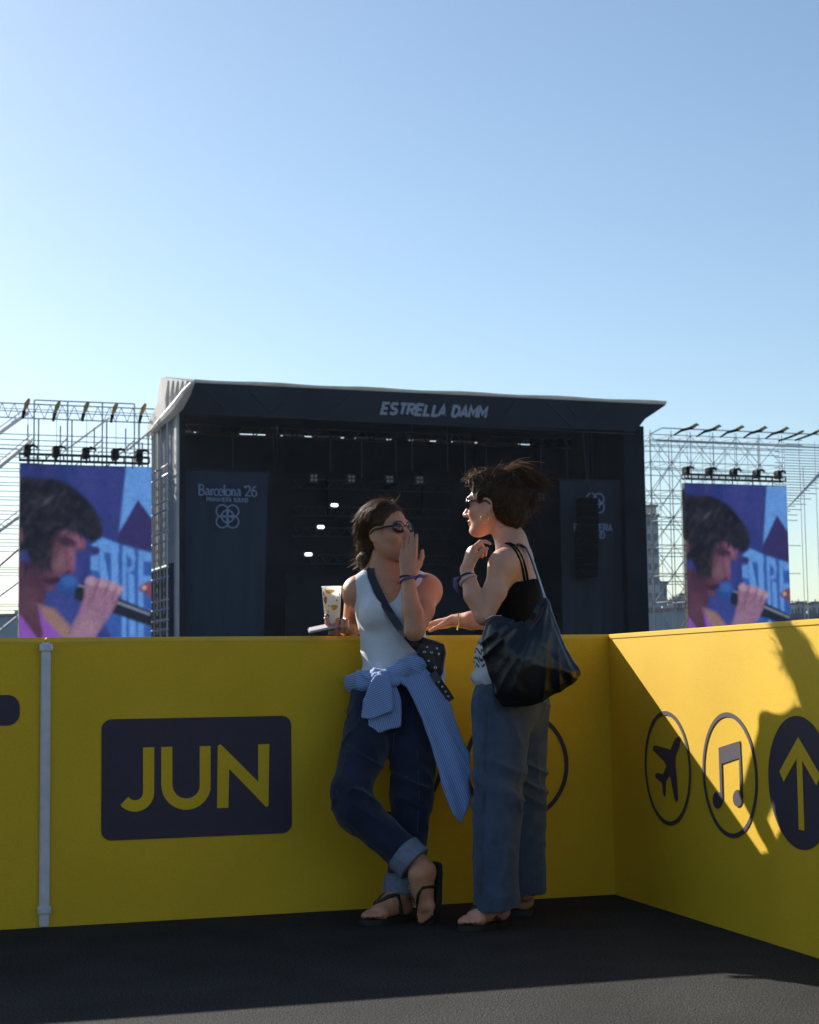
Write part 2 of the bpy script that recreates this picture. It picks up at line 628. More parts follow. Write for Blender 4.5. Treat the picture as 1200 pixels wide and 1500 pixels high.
def strands(pts_list, r0=.0011, r1=.0004, n=3):
    """thin tapering hair tubes in one mesh"""
    V, Q = [], []
    off = 0
    for pts in pts_list:
        P = np.asarray(pts, float)
        m = len(P)
        t = np.gradient(P, axis=0)
        t /= np.linalg.norm(t, axis=1)[:, None] + 1e-12
        a = np.cross(t, np.array([.3, .5, .81])); a /= np.linalg.norm(a, axis=1)[:, None] + 1e-12
        b = np.cross(t, a)
        r = np.linspace(r0, r1, m)[:, None]
        ring = np.stack([P + r * (a * math.cos(2 * math.pi * k / n) + b * math.sin(2 * math.pi * k / n)) for k in range(n)], 1)
        V.append(ring.reshape(-1, 3))
        i = np.arange(m - 1)[:, None] * n
        k = np.arange(n)[None]
        q = np.stack([i + k, i + (k + 1) % n, i + n + (k + 1) % n, i + n + k], -1).reshape(-1, 4)
        Q.append(q + off)
        off += m * n
    return np.concatenate(V), np.concatenate(Q)
# ------------------------------------------------------------------ ground
M = {}
UZ = np.array([0, 0, 1.0])
M['ground'] = mat('dark_carpet', (0.029, 0.0285, 0.0295), .9, .30, 3.0, 1.0, 160.0, spec=.2, grain=(140, 1.0))
bm = bmesh.new()
add_box(bm, (0, 900, -.05), (4000, 2400, .10))
tag(place('ground', bm_mesh('ground', bm), M['ground']), kind='structure')

def wplace(name, mesh, m, parent):
    """mesh given in world space, parent an unrotated Empty (top level) or one of its world-space parts"""
    o = place(name, mesh, m, parent)
    if parent is not None and parent.type == 'EMPTY':
        o.location = -Vector(parent.location)
    return o

# ------------------------------------------------------------------ yellow barriers
M['yellow'] = mat('yellow_banner_cloth', (0.70, 0.435, 0.019), .62, .08, 2.2, .25, 420.0, spec=.2, grain=(300, .12))
M['yellowcap'] = mat('yellow_cap', (0.72, 0.45, 0.025), .45, .08, 6.0, spec=.4)
M['print'] = mat('navy_print', (0.050, 0.040, 0.062), .6, .06, 30.0, .2, 420.0, spec=.3, grain=(300, .15))
M['strap'] = mat('painted_grey_strip', (0.60, 0.56, 0.60), .5, .12, 20.0, spec=.5)
M['screw'] = mat('zinc_screw', (0.5, 0.5, 0.52), .35, metal=.9)
M['core'] = mat('barrier_core_grey', (0.16, 0.15, 0.14), .8)
KC = np.array([0.8256, 7.1585, 0.0])                       # the inner corner
DA = unit(np.array([-1.5245, 6.3819, 0.0]) - KC)           # along the back barrier, away from the corner
DB = unit(np.array([1.2744, 5.5040, 0.0]) - KC)            # along the side barrier, towards the camera
NA = unit(np.cross(DA, UZ)); NA = NA if NA[1] < 0 else -NA # towards the camera
NB = unit(np.cross(DB, UZ)); NB = NB if NB[0] < 0 else -NB
BH = 1.07

def onp(px, py, D, N_):
    d = ray(px, py)
    t = np.dot(KC - CAMP, N_) / np.dot(d, N_)
    p = CAMP + d * t
    return float(np.dot(p - KC, D)), float(p[2])

def barrier(label, D, N_, s0, s1):
    """a cloth covered hoarding from s0 to s1 along D, its face on the plane through the corner"""
    t = thing('yellow_barrier', label, 'barrier', tuple(KC + D * (s0 + s1) / 2))
    R = np.stack([D, N_, UZ])
    bm = bmesh.new()
    # front cloth: a gently uneven sheet with thickness
    nx, nz = max(4, int((s1 - s0) / .06)), 16
    vs = {}
    for i in range(nx + 1):
        for k in range(nz + 1):
            s, z = s0 + (s1 - s0) * i / nx, (BH - .022) * k / nz
            e = min(1, 4 * min(i / nx, 1 - i / nx)) * min(1, 4 * min(k / nz, 1 - k / nz))
            q = .0012 * float(fbm(np.array([[s * 3.1, z * 2.3, D[0] * 9]]))[0]) * e
            vs[i, k] = bm.verts.new(KC + D * s + UZ * z + N_ * q)
    for i in range(nx):
        for k in range(nz):
            bm.faces.new((vs[i, k], vs[i + 1, k], vs[i + 1, k + 1], vs[i, k + 1]))
    me = bpy.data.meshes.new('cloth_panel'); bm.to_mesh(me); bm.free()
    me.polygons.foreach_set('use_smooth', [True] * len(me.polygons))
    wplace('cloth_panel', me, M['yellow'], t)
    bm = bmesh.new()
    add_box(bm, KC + D * (s0 + s1) / 2 - N_ * .032 + UZ * (BH - .024) / 2, (s1 - s0 - .002, .058, BH - .026), R)
    wplace('core_board', bm_mesh('core_board', bm), M['core'], t)
    bm = bmesh.new()
    add_box(bm, KC + D * (s0 + s1) / 2 - N_ * .030 + UZ * (BH - .011), (s1 - s0, .066, .022), R)
    bmesh.ops.bevel(bm, geom=bm.edges[:], offset=.004, segments=2, affect='EDGES')
    wplace('top_cap', bm_mesh('top_cap', bm), M['yellowcap'], t)
    return t

s_post = onp(66, 1100, DA, NA)[0]
barA = barrier('long yellow barrier with the dark month block, behind the two women', DA, NA, -.055, s_post)
barL = barrier('end piece of yellow barrier beyond the grey strip, with a clipped dark dash', DA, NA, s_post + .003, s_post + 1.2)
barB = barrier('sunlit yellow barrier with plane, music and arrow icons', DB, NB, 0.0, 2.75)

def prism_on(poly, D, N_, h0, th):
    bm = bmesh.new()
    add_prism(bm, poly, KC + N_ * h0, D, UZ, N_, th)
    bm.normal_update(); bmesh.ops.triangulate(bm, faces=[f for f in bm.faces if len(f.verts) > 4])
    return bm

def strokes_on(pl, w, D, N_, h0, th, closed=False):
    bm = bmesh.new()
    for i, p in enumerate(pl):
        add_ribbon(bm, p, w, KC + N_ * (h0 + i * .0004), D, UZ, N_, th, closed)
    return bm

def part_mesh(name, bm, m, parent):
    return wplace(name, bm_mesh(name, bm), m, parent)

# the month block (points read off the board, laid on its plane)
def rrect(x0, x1, z0, z1, r, n=6):
    o = []
    for cx, cz, a in ((x1 - r, z1 - r, 0), (x0 + r, z1 - r, 90), (x0 + r, z0 + r, 180), (x1 - r, z0 + r, 270)):
        o += [(cx + r * math.cos(math.radians(a + 90 * i / n)), cz + r * math.sin(math.radians(a + 90 * i / n))) for i in range(n + 1)]
    return o
a0 = onp(148.5, 1143, DA, NA)[0]; a1 = onp(427, 1134, DA, NA)[0]
z1 = onp(288, 1051, DA, NA)[1]; z0 = onp(288, 1226, DA, NA)[1]
blk = part_mesh('month_block', prism_on(rrect(min(a0, a1), max(a0, a1), z0, z1, .038), DA, NA, .002, .0012), M['print'], barA)
q = lambda x, y: onp(x / 2.587, 920 + y / 2.587, DA, NA)
mm = abs(q(563, 560)[0] - q(606, 560)[0])
Jp = [q(563, y) for y in (452, 560, 620)] + [q(563 - 52 + 52 * math.cos(a), 622 + 52 * math.sin(a)) for a in np.linspace(.15, 2.45, 12)]
Up = [q(632, y) for y in (450, 560, 592)] + [q(705 - 73 * math.cos(a), 594 + 73 * math.sin(a)) for a in np.linspace(.2, math.pi - .2, 14)] + [q(777, y) for y in (590, 560, 447)]
for pl in (Jp, Up):
    part_mesh('letter', strokes_on([pl], mm * .98, DA, NA, .0036, .001), M['yellow'], blk)
Np = [q(*p) for p in ((822, 682), (825, 445), (836, 440), (978, 582), (978, 441), (1020, 439), (1017, 672), (1008, 678), (868, 533), (865, 681))]
part_mesh('letter', prism_on(Np, DA, NA, .0036, .001), M['yellow'], blk)

def ring(D, N_, cs, cz, r, w, parent, name='ring_icon'):
    return part_mesh(name, strokes_on([arc(cs, cz, r, 0, 360, 56)[:-1]], w, D, N_, .002, .0012, True), M['print'], parent)
for cx, cy, rp in ((576, 1117, 75), (757, 1121, 79.5)):
    c = onp(cx, cy, DA, NA); e = onp(cx, cy - rp, DA, NA)
    ring(DA, NA, c[0], c[1], e[1] - c[1], .018, barA)
pb_ = [onp(x, y, DA, NA) for x, y in ((798.5, 1071), (798.5, 1168), (722, 1170), (722, 1073))]
part_mesh('block_icon', prism_on(pb_, DA, NA, .002, .0012), M['print'], barA)
# the clipped dash at the outer end
c = onp(-22, 1041, DA, NA); e = onp(29, 1041, DA, NA); z = onp(8, 1018, DA, NA)[1]
rr = z - c[1]
part_mesh('dash_mark', prism_on(rrect(min(c[0], e[0]), c[0] + .35, c[1] - rr, c[1] + rr, rr * .8), DA, NA, .002, .0012), M['print'], barL)
# icons on the side barrier
for cx, cy, ty in ((978, 1125, 1043), (1069, 1135, 1045)):
    c = onp(cx, cy, DB, NB); e = onp(cx, ty, DB, NB)
    r = ring(DB, NB, c[0], c[1], e[1] - c[1] - .004, .016, barB)
    qb = lambda x, y: onp(930 + x / 4.444, 1030 + y / 4.444, DB, NB)
    if cx < 1000:
        P_ = ((290, 212), (300, 232), (292, 282), (268, 345), (266, 400), (276, 500), (285, 625), (274, 644), (262, 620), (236, 478), (220, 478), (205, 512), (203, 590), (197, 612),
              (189, 590), (182, 520), (140, 486), (136, 462), (150, 454), (188, 462), (210, 410), (196, 380), (124, 308), (122, 285), (136, 274), (238, 302), (262, 240))
        part_mesh('plane_icon', prism_on([qb(*p) for p in P_], DB, NB, .002, .0012), M['print'], barB)
    else:
        part_mesh('note_icon', prism_on([qb(*p) for p in ((550, 290), (690, 245), (708, 620), (690, 620), (684, 358), (570, 395), (577, 640), (562, 640))], DB, NB, .002, .0012), M['print'], barB)
        for hx, hy in ((543, 630), (675, 619)):
            part_mesh('note_head', prism_on([qb(hx + 31 * math.cos(a), hy + 56 * math.sin(a)) for a in np.linspace(0, 2 * math.pi, 21)[:-1]], DB, NB, .0024, .0012), M['print'], barB)
c = onp(1127, 1147, DB, NB); zt = onp(1182, 1049, DB, NB)[1]; zb = onp(1182, 1246, DB, NB)[1]
rr = (zt - zb) / 2
cs, cz = c[0] + rr, (zt + zb) / 2
disc = part_mesh('arrow_disc', prism_on([(cs + rr * math.cos(a), cz + rr * math.sin(a)) for a in np.linspace(0, 2 * math.pi, 57)[:-1]], DB, NB, .002, .0012), M['print'], barB)
tip, bot, wl = qb(1072, 212), qb(1105, 828), qb(968, 478)
wd = rr * .20
part_mesh('arrow_shaft', strokes_on([[(tip[0] + .002, tip[1] - .05), (tip[0], bot[1])]], wd * .85, DB, NB, .0036, .001), M['yellow'], disc)
dxw = tip[0] - wl[0]
part_mesh('arrow_head', strokes_on([[(wl[0] - .004, wl[1]), (tip[0], tip[1] - wd * .75), (tip[0] + dxw + .004, wl[1])]], wd, DB, NB, .0042, .001), M['yellow'], disc)

# the grey strip over the seam
st = thing('cover_strip', 'narrow upright grey strip screwed over the seam of the yellow barrier', 'strip', tuple(KC + DA * s_post))
RA = np.stack([DA, NA, UZ])
wS = abs(onp(75.5, 1100, DA, NA)[0] - onp(59.5, 1100, DA, NA)[0])
zt, zb_ = onp(68, 941, DA, NA)[1], .004
bm = bmesh.new()
add_box(bm, KC + DA * s_post + NA * .009 + UZ * (zt + zb_) / 2, (wS * .92, .016, zt - zb_), RA)
bmesh.ops.bevel(bm, geom=[e for e in bm.edges], offset=.004, segments=2, affect='EDGES')
part_mesh('bar', bm, M['strap'], st)
for zz in (zt - .02, zb_ + .06):
    bm = bmesh.new()
    add_box(bm, KC + DA * s_post + NA * .012 + UZ * zz, (wS * 1.25, .022, .028), RA)
    bmesh.ops.bevel(bm, geom=[e for e in bm.edges], offset=.003, segments=1, affect='EDGES')
    cl = part_mesh('clamp', bm, M['strap'], st)
    for sx in (-.5, .5):
        bm = bmesh.new()
        p = KC + DA * (s_post + sx * wS * .95) + NA * .023 + UZ * zz
        add_tube(bm, [p, p + NA * .006], .005, 8)
        part_mesh('screw', bm, M['screw'], cl)

# ------------------------------------------------------------------ the concert stage
PHI = math.radians(20)
AX = np.array([math.cos(PHI), math.sin(PHI), 0]); BK = np.array([-math.sin(PHI), math.cos(PHI), 0])
d_ = ray(262, 930)
SO = np.array([d_[0] / d_[1] * 82.0, 82.0, 0])
RS = np.stack([AX, BK, UZ])
def SP(u, w, z): return SO + AX * u + BK * w + UZ * z
def S(px, py, w=0.0):
    d = ray(px, py)
    t = np.dot(SO + BK * w - CAMP, BK) / np.dot(d, BK)
    p = CAMP + d * t
    return float(np.dot(p - SO, AX)), float(p[2])
def SU(px, py, u=0.0):
    d = ray(px, py)
    t = np.dot(SO + AX * u - CAMP, AX) / np.dot(d, AX)
    p = CAMP + d * t
    return float(np.dot(p - SO, BK)), float(p[2])
def sbox(u0, u1, w0, w1, z0, z1):
    bm = bmesh.new()
    add_box(bm, SP((u0 + u1) / 2, (w0 + w1) / 2, (z0 + z1) / 2), (u1 - u0, w1 - w0, z1 - z0), RS)
    return bm

M['black_cloth'] = mat('black_stage_cloth', (0.016, 0.018, 0.026), .9, .35, .6, spec=.15)
M['fascia'] = mat('navy_fascia_mesh', (0.020, 0.022, 0.034), .8, .2, .5, spec=.2)
M['inner'] = mat('stage_dark_cladding', (0.012, 0.013, 0.018), .85, .5, .8, spec=.2)
M['roofwhite'] = mat('white_tarpaulin', (0.60, 0.595, 0.59), .55, .14, .9, translucent=.35)
M['sheet'] = mat('pale_mesh_sheet', (0.40, 0.41, 0.44), .7, .18, 1.2, translucent=.3, stretch=(3, 3, .4))
M['navybanner'] = mat('navy_banner_cloth', (0.022, 0.034, 0.060), .8, .22, .5, spec=.2, stretch=(2.5, 2.5, .3))
M['greybanner'] = mat('charcoal_banner_cloth', (0.028, 0.029, 0.042), .8, .25, .5, spec=.2, stretch=(2.5, 2.5, .3))
M['bannerprint'] = mat('pale_blue_print', (0.20, 0.26, 0.42), .7)
M['whiteprint'] = mat('pale_grey_print', (0.30, 0.33, 0.42), .7, .05, 8)
M['alu'] = mat('galvanised_tube', (0.34, 0.35, 0.38), .45, .15, 3.0, metal=.6)
M['darksteel'] = mat('dark_steel', (0.03, 0.03, 0.035), .5, metal=.4)
M['rust'] = mat('brown_steel', (0.10, 0.072, 0.055), .6, .2, 3)
M['lamp_on'] = mat('lit_lamp', (0.9, 0.92, 1.0), .4, emit=(0.92, 0.95, 1.0), estr=1.2)
M['frameblack'] = mat('black_speaker_grille', (0.004, 0.004, 0.005), .9, spec=.1)
M['lens_grey'] = mat('lamp_reflector', (0.30, 0.31, 0.35), .25, metal=.3)

stage = thing('concert_stage', 'huge dark festival stage with a white roof behind the yellow barrier', 'stage', tuple(SP(14, 6, 0)))
uR = S(945, 700, 0)[0]
zfb = S(262, 607, 0)[1]; zft = S(283, 559, 0)[1]
# roof: front lip, ridge a little way back, flat to the rear
wr, zr = SU(243, 553, 0)
uFL, uFR = S(283, 559, 0)[0], S(975, 592, 0)[0]
zfr = S(975, 591, 0)[1]
bm = bmesh.new()
n = 24
uRear = S(256, 600, 16)[0]
rows = []
for i in range(n + 1):
    f = i / n
    u = uFL + (uFR - uFL) * f
    zt = zft + (zfr - zft) * f + .03
    sag = .05 * math.sin(f * math.pi * 9) ** 2
    rows.append([bm.verts.new(SP(u, 0, zt)), bm.verts.new(SP(u - (uFL if i == 0 else 0), wr, zt + (zr - zft) * (1 - .75 * f) - sag)), bm.verts.new(SP(max(u, uRear + f * .02), 16, zt + .2)), bm.verts.new(SP(max(u, uRear + f * .02), 16, zt - .0)), bm.verts.new(SP(u, .12, zt - .16))])
for a, b in zip(rows, rows[1:]):
    for k in range(5): bm.faces.new((a[k], b[k], b[(k + 1) % 5], a[(k + 1) % 5]))
bm.faces.new(rows[0]); bm.faces.new(rows[-1][::-1])
part_mesh('roof', bm, M['roofwhite'], stage)
bm = bmesh.new()
add_tube(bm, [SP(uFL + (uFR - uFL) * i / 24, -.08, zft + (zfr - zft) * i / 24 + .04 - .03 * math.sin(i * 1.3)) for i in range(25)], .075, 6)
part_mesh('roof_piping', bm, M['roofwhite'], stage)
# tarpaulin folded over the near gable
bm = bmesh.new()
fl = [SU(x, y, 0) for x, y in ((283, 559), (276, 572), (262, 592), (255, 603), (246, 612), (235, 622), (224, 633), (221, 641), (223, 622), (231, 606), (238, 588), (240, 568), (243, 553), (262, 555))]
add_prism(bm, fl, SP(-.25, 0, 0), BK, UZ, AX, .18)
bm.normal_update(); bmesh.ops.triangulate(bm, faces=[f for f in bm.faces if len(f.verts) > 4])
part_mesh('gable_tarpaulin', bm, M['roofwhite'], stage)
for i in range(5):                                   # hanging folds of the gable
    x = 246 + i * 7
    a, b = SU(x, 557 + i * .4, -.3), SU(x - 3 - i * .5, (612, 606, 599, 590, 580)[i], -.3)
    bm = bmesh.new()
    add_tube(bm, [SP(-.26, *a), SP(-.30, (a[0] + b[0]) / 2, (a[1] + b[1]) / 2), SP(-.26, *b)], [.05, .09, .04], 6)
    part_mesh('tarpaulin_fold', bm, M['roofwhite'], stage)
bm = bmesh.new()
add_tube(bm, [SP(-.3, *SU(x, y, -.3)) for x, y in ((222, 634), (236, 618), (249, 606), (262, 592), (273, 575), (282, 561))], [.16, .22, .28, .30, .24, .10], 8)
part_mesh('rolled_edge', bm, M['roofwhite'], stage)
# fascia with printed name
fp = [S(*p, 0) for p in ((283, 561), (975, 593), (962, 602), (944, 614), (930, 632), (263, 608), (263, 600))]
bm = bmesh.new()
add_prism(bm, fp, SP(0, .02, 0), AX, UZ, -BK, .12)
bm.normal_update(); bmesh.ops.triangulate(bm, faces=[f for f in bm.faces if len(f.verts) > 4])
fas = part_mesh('fascia', bm, M['fascia'], stage)
u0, zb0 = S(557.5, 606, 0); u1, zb1 = S(713, 612.5, 0); zt0 = S(561, 591, 0)[1]
hh = zt0 - zb0
wtot = stroke_text('ESTRELLA DAMM', hh, .2, .20, .22, lambda s: None, .86)
kx = (u1 - u0) / (wtot + .22 * hh)
def put_letter(sts):
    bm = bmesh.new()
    for i, s in enumerate(sts):
        add_ribbon(bm, [(u0 + p[0] * kx, zb0 + (zb1 - zb0) * p[0] * kx / (u1 - u0) + p[1]) for p in s], hh * .27, SP(0, -.12 - .01 * i, 0), AX, UZ, -BK, .03)
    part_mesh('letter', bm, M['whiteprint'], fas)
stroke_text('ESTRELLA DAMM', hh, .2, .20, .22, put_letter, .86)
# truss pressing through the fascia cloth
for a, b in (((367, 574), (397, 604)), ((441, 572), (397, 606)), ((293, 606), (930, 636)), ((515, 580), (490, 600)), ((760, 586), (733, 612)), ((800, 588), (840, 628)), ((893, 592), (860, 626)), ((830, 592), (846, 612)), ((300, 570), (330, 600)), ((668, 586), (640, 622))):
    A_, B_ = S(*a, -.15), S(*b, -.15)
    bm = bmesh.new()
    add_tube(bm, [SP(A_[0], -.13, A_[1]), SP(B_[0], -.13, B_[1])], .04, 5)
    part_mesh('brace', bm, M['whiteprint'] if False else M['greybanner'], stage)
# walls
wL = SU(222, 700, 0)[0]
zs1, zs2 = SU(262, 600, 0)[1], SU(224, 634, 0)[1]
zmid = SU(250, 828, 0)[1]
npan = 6
for i in range(npan):
    w0, w1 = .5 + (wL - .5) * i / npan, .5 + (wL - .5) * (i + 1) / npan
    zt = zs1 + (zs2 - zs1) * (w1 / wL)
    for z0, z1, m, nm in ((zmid + .1, zt, M['sheet'], 'mesh_sheet'), (0, zmid, M['navybanner'], 'dark_sheet')):
        bm = bmesh.new()
        pr = []
        for k in range(9):
            f = k / 8
            pr.append((w0 + .03 + (w1 - w0 - .06) * f, .05 * math.sin(f * 9 + i * 2)))
        A_ = [[bm.verts.new(SP(y, x, z)) for x, y in pr] for z in np.linspace(z0, z1, 7)]
        for ra, rb in zip(A_, A_[1:]):
            for k in range(8): bm.faces.new((ra[k], ra[k + 1], rb[k + 1], rb[k]))
        r2 = [[bm.verts.new(v.co + Vector(AX * .03)) for v in row] for row in A_]
        for ra, rb in zip(r2, r2[1:]):
            for k in range(8): bm.faces.new((ra[k + 1], ra[k], rb[k], rb[k + 1]))
        part_mesh(nm, bm, m, stage)
part_mesh('corner_post', sbox(-.12, .02, -.02, .48, 0, zs1), M['roofwhite'], stage)
part_mesh('corner_post', sbox(.03, .32, -.02, .9, 0, zfb), M['black_cloth'], stage)
uP = S(918, 800, 0)[0]
part_mesh('corner_post', sbox(uP, uR, 0, 2.2, 0, S(930, 632, 0)[1] + .3), M['black_cloth'], stage)
part_mesh('side_wall', sbox(uR - .4, uR, 2.2, 14, 0, zft - .4), M['inner'], stage)
part_mesh('side_wall', sbox(.08, .32, .9, 3.2, 0, zft - .4), M['inner'], stage)
part_mesh('deck', sbox(.3, uR - .4, .4, 14, 0, 1.5), M['inner'], stage)
WB = 14.0
zbw = S(600, 646, WB)[1]
part_mesh('back_wall', sbox(S(258, 600, WB)[0], uR, WB, WB + .3, 0, zbw), M['inner'], stage)
bm = bmesh.new()
add_prism(bm, [(.1, .3), (uR, .3), (uR, WB + .6), (S(258, 600, WB)[0], WB + .6)], SP(0, 0, zft - .3), AX, BK, UZ, .15)
part_mesh('ceiling', bm, M['inner'], stage)
# strips over the back wall; white ones stand in for light through roof gaps
zc = zft - .3
for x0, x1, tone in ((266, 283, 1), (290, 352, 0), (390, 412, 0), (415, 447, 1), (460, 500, 1), (505, 520, 0), (522, 567, 1), (575, 600, 0), (606, 629, 1), (640, 662, 0), (664, 696, 1), (700, 760, 0), (812, 822, 1)):
    a, b = S(x0, 632, WB)[0], S(x1, 632, WB)[0]
    part_mesh('roof_strip', sbox(a, b, WB + .1, WB + .16, zbw + .03, zbw + .03 + (.28 if tone else .5)), M['roofwhite'] if tone else M['rust'], stage)
tr = None
# lattice girder under the roof
zl0, zl1 = S(600, 634, 8)[1], S(600, 647, 8)[1]
for z in (zl0, zl1):
    bm = bmesh.new(); add_tube(bm, [SP(.4, 8, z), SP(uR - .5, 8, z)], .06, 6); part_mesh('girder_chord', bm, M['rust'], stage)
ng = 44
for i in range(ng):
    a = .4 + (uR - .9) * i / ng; b = .4 + (uR - .9) * (i + 1) / ng
    bm = bmesh.new(); add_tube(bm, [SP(a, 8, zl0 if i % 2 else zl1), SP(b, 8, zl1 if i % 2 else zl0)], .035, 5); part_mesh('girder_web', bm, M['rust'], stage)
# dark set pieces at the back, drapes, hanging chains
for x0, x1, y0, y1, w in ((300, 470, 690, 940, 12), (420, 700, 842, 940, 9), (560, 640, 760, 845, 11), (700, 800, 660, 940, 12), (480, 560, 700, 760, 12.5), (620, 690, 690, 760, 12.5), (780, 830, 640, 900, 10)):
    a, zt = S(x0, y0, w); b, zb = S(x1, y1, w)
    part_mesh('set_panel', sbox(a, b, w, w + .4, max(zb, 1.55), zt), M['fascia'] if x0 % 20 else M['black_cloth'], stage)
for x, y0, y1 in ((401, 622, 693), (406, 622, 693), (484, 640, 690), (530, 645, 700), (580, 645, 700), (603, 590, 690), (655, 612, 690), (681, 645, 700), (860, 630, 700), (866, 632, 700), (792, 640, 700), (830, 640, 700), (341, 640, 690), (712, 650, 720)):
    a, zt = S(x, y0, .8); zb = S(x, y1, .8)[1]
    bm = bmesh.new(); add_tube(bm, [SP(a, .8, zb), SP(a, .8, zt)], .03, 5); part_mesh('hanging_chain', bm, M['fascia'] if x in (401, 406, 860, 866) else M['darksteel'], stage)
for y in (702, 742, 772, 812):
    a, zt = S(430, y, 10); b = S(660, y + 6, 10)[0]
    bm = bmesh.new()
    for dz in (0, -.5):
        add_tube(bm, [SP(a, 10, zt + dz), SP(b, 10, zt + dz)], .05, 5)
    for i in range(24):
        add_tube(bm, [SP(a + (b - a) * i / 24, 10, zt - .5 * (i % 2)), SP(a + (b - a) * (i + 1) / 24, 10, zt - .5 * ((i + 1) % 2))], .025, 4)
    part_mesh('lamp_truss', bm, M['darksteel'], stage)
# scaffold tubes outside the pale side wall
zlev = [SU(250, y, -.6)[1] for y in (690, 742, 788, 842, 890, 920)]
for z in zlev:
    for dz, uu in ((0, -.5), (.45, -.5)):
        bm = bmesh.new(); add_tube(bm, [SP(uu, .1, z + dz), SP(uu, wL, z + dz)], .05, 6); part_mesh('scaffold_rail', bm, M['roofwhite'] if dz else M['alu'], stage)
for i in range(5):
    w = .3 + (wL - .4) * i / 4
    bm = bmesh.new(); add_tube(bm, [SP(-.5, w, 0), SP(-.5, w, zs1 + (zs2 - zs1) * w / wL - .5)], .045, 6); part_mesh('scaffold_upright', bm, M['alu'], stage)

# ------------------------------------------------------------------ banners hanging on the stage
def banner(label, x0, x1, yt, m, w=.55, taper=8):
    u0, zt = S(x0, yt, w); u1 = S(x1, yt + (x1 - x0) * .04, w)[0]; ub = S(x1 - taper, 930, w)[0]
    t = thing('stage_banner', label, 'banner', tuple(SP((u0 + u1) / 2, w, 0)))
    bm = bmesh.new()
    nx = 40
    rows = []
    for k in range(13):
        z = zt * (1 - k / 12) + 1.55 * k / 12
        e = u1 + (ub - u1) * k / 12
        rows.append([bm.verts.new(SP(u0 + (e - u0) * i / nx, w + .07 * math.sin(i * .9 + .2 * k) * (k / 12) * (.3 + .7 * (i % 11) / 11), z)) for i in range(nx + 1)])
    for a, b in zip(rows, rows[1:]):
        for k in range(nx): bm.faces.new((a[k], b[k], b[k + 1], a[k + 1]))
    me = bm_mesh('cloth', bm, True)
    wplace('cloth', me, m, t)
    bm = bmesh.new(); add_tube(bm, [SP(u0 - .1, w, zt), SP(u1 + .1, w, zt)], .05, 6); part_mesh('batten', bm, M['darksteel'], t)
    return t
ban1 = banner('navy stage banner printed with the city name above five interlocked rings', 272, 393, 688, M['navybanner'])
ban2 = banner('charcoal stage banner half hidden behind the hanging black speaker column', 820, 921, 702, M['greybanner'])
PW = .40
def bprint(name, sts, w, par, closed=False):
    bm = bmesh.new()
    for i, (s, ww) in enumerate(sts):
        add_ribbon(bm, s, ww, SP(0, PW - .006 * i, 0), AX, UZ, -BK, .03, closed)
    part_mesh(name, bm, M['bannerprint'], par)
uB0, zB0 = S(290.5, 725, PW); uB1 = S(376.5, 727, PW)[0]; zcap = S(292, 710, PW)[1]
ch = zcap - zB0; xh = ch * .62
T, H_ = .17 * ch, .075 * ch
def O_(x, w=.5): return arc(x + w * ch / 2, xh / 2, w * ch / 2, 0, 360, 18, rz=xh / 2)
def glyph(c):
    k = ch
    if c == 'B': return [([(.1 * k, 0), (.1 * k, k)], T), ([(0, k), (.35 * k, k), (.5 * k, .88 * k), (.5 * k, .66 * k), (.35 * k, .53 * k), (.1 * k, .53 * k)], H_ * 1.5), ([(.3 * k, .53 * k), (.55 * k, .42 * k), (.58 * k, .15 * k), (.4 * k, 0), (0, 0)], H_ * 1.6)], .66
    if c == 'a': return [([(.36 * k, 0), (.36 * k, xh * .7), (.26 * k, xh), (.08 * k, xh * .9)], T * .85), ([(.36 * k, xh * .58), (.1 * k, xh * .45), (.04 * k, xh * .2), (.12 * k, .02 * k), (.36 * k, .12 * k)], H_ * 1.2), ([(.3 * k, .03 * k), (.46 * k, .03 * k)], H_)], .48
    if c == 'r': return [([(.12 * k, 0), (.12 * k, xh)], T), ([(.12 * k, xh * .7), (.25 * k, xh * .98), (.38 * k, xh * .9)], H_ * 1.5), ([(0, .03 * k), (.26 * k, .03 * k)], H_)], .40
    if c == 'c': return [(arc(.22 * k, xh / 2, .22 * k, 45, 310, 14, rz=xh / 2), T * .75)], .43
    if c == 'e': return [(arc(.22 * k, xh / 2, .22 * k, 0, 315, 16, rz=xh / 2), T * .75), ([(.02 * k, xh * .52), (.44 * k, xh * .52)], H_)], .47
    if c == 'l': return [([(.1 * k, 0), (.1 * k, k * 1.04)], T), ([(0, .03 * k), (.22 * k, .03 * k)], H_), ([(0, k), (.1 * k, k)], H_)], .24
    if c == 'o': return [(O_(0, .46), T * .75)], .50
    if c == 'n': return [([(.1 * k, 0), (.1 * k, xh)], T), ([(.1 * k, xh * .75), (.25 * k, xh), (.4 * k, xh * .8), (.4 * k, 0)], T * .8), ([(0, .03 * k), (.22 * k, .03 * k)], H_), ([(.3 * k, .03 * k), (.5 * k, .03 * k)], H_)], .53
    if c == "'": return [([(.02 * k, 1.04 * k), (.1 * k, .82 * k)], T * .9)], .14
    if c == '2': return [([(.02 * k, .78 * k), (.1 * k, .98 * k), (.3 * k, 1.02 * k), (.44 * k, .86 * k), (.4 * k, .6 * k), (.0, .05 * k), (.5 * k, .05 * k)], T * .7)], .56
    if c == '6': return [([(.46 * k, .96 * k), (.24 * k, .9 * k), (.06 * k, .55 * k), (.06 * k, .25 * k)], T * .7), (arc(.28 * k, .29 * k, .23 * k, 0, 360, 16, rz=.3 * k), T * .7)], .56
    return [], .30
x = 0; lay = []
for c in "Barcelona '26":
    g, wv = glyph(c)
    lay.append((x, g)); x += wv * ch
kx = (uB1 - uB0) / x
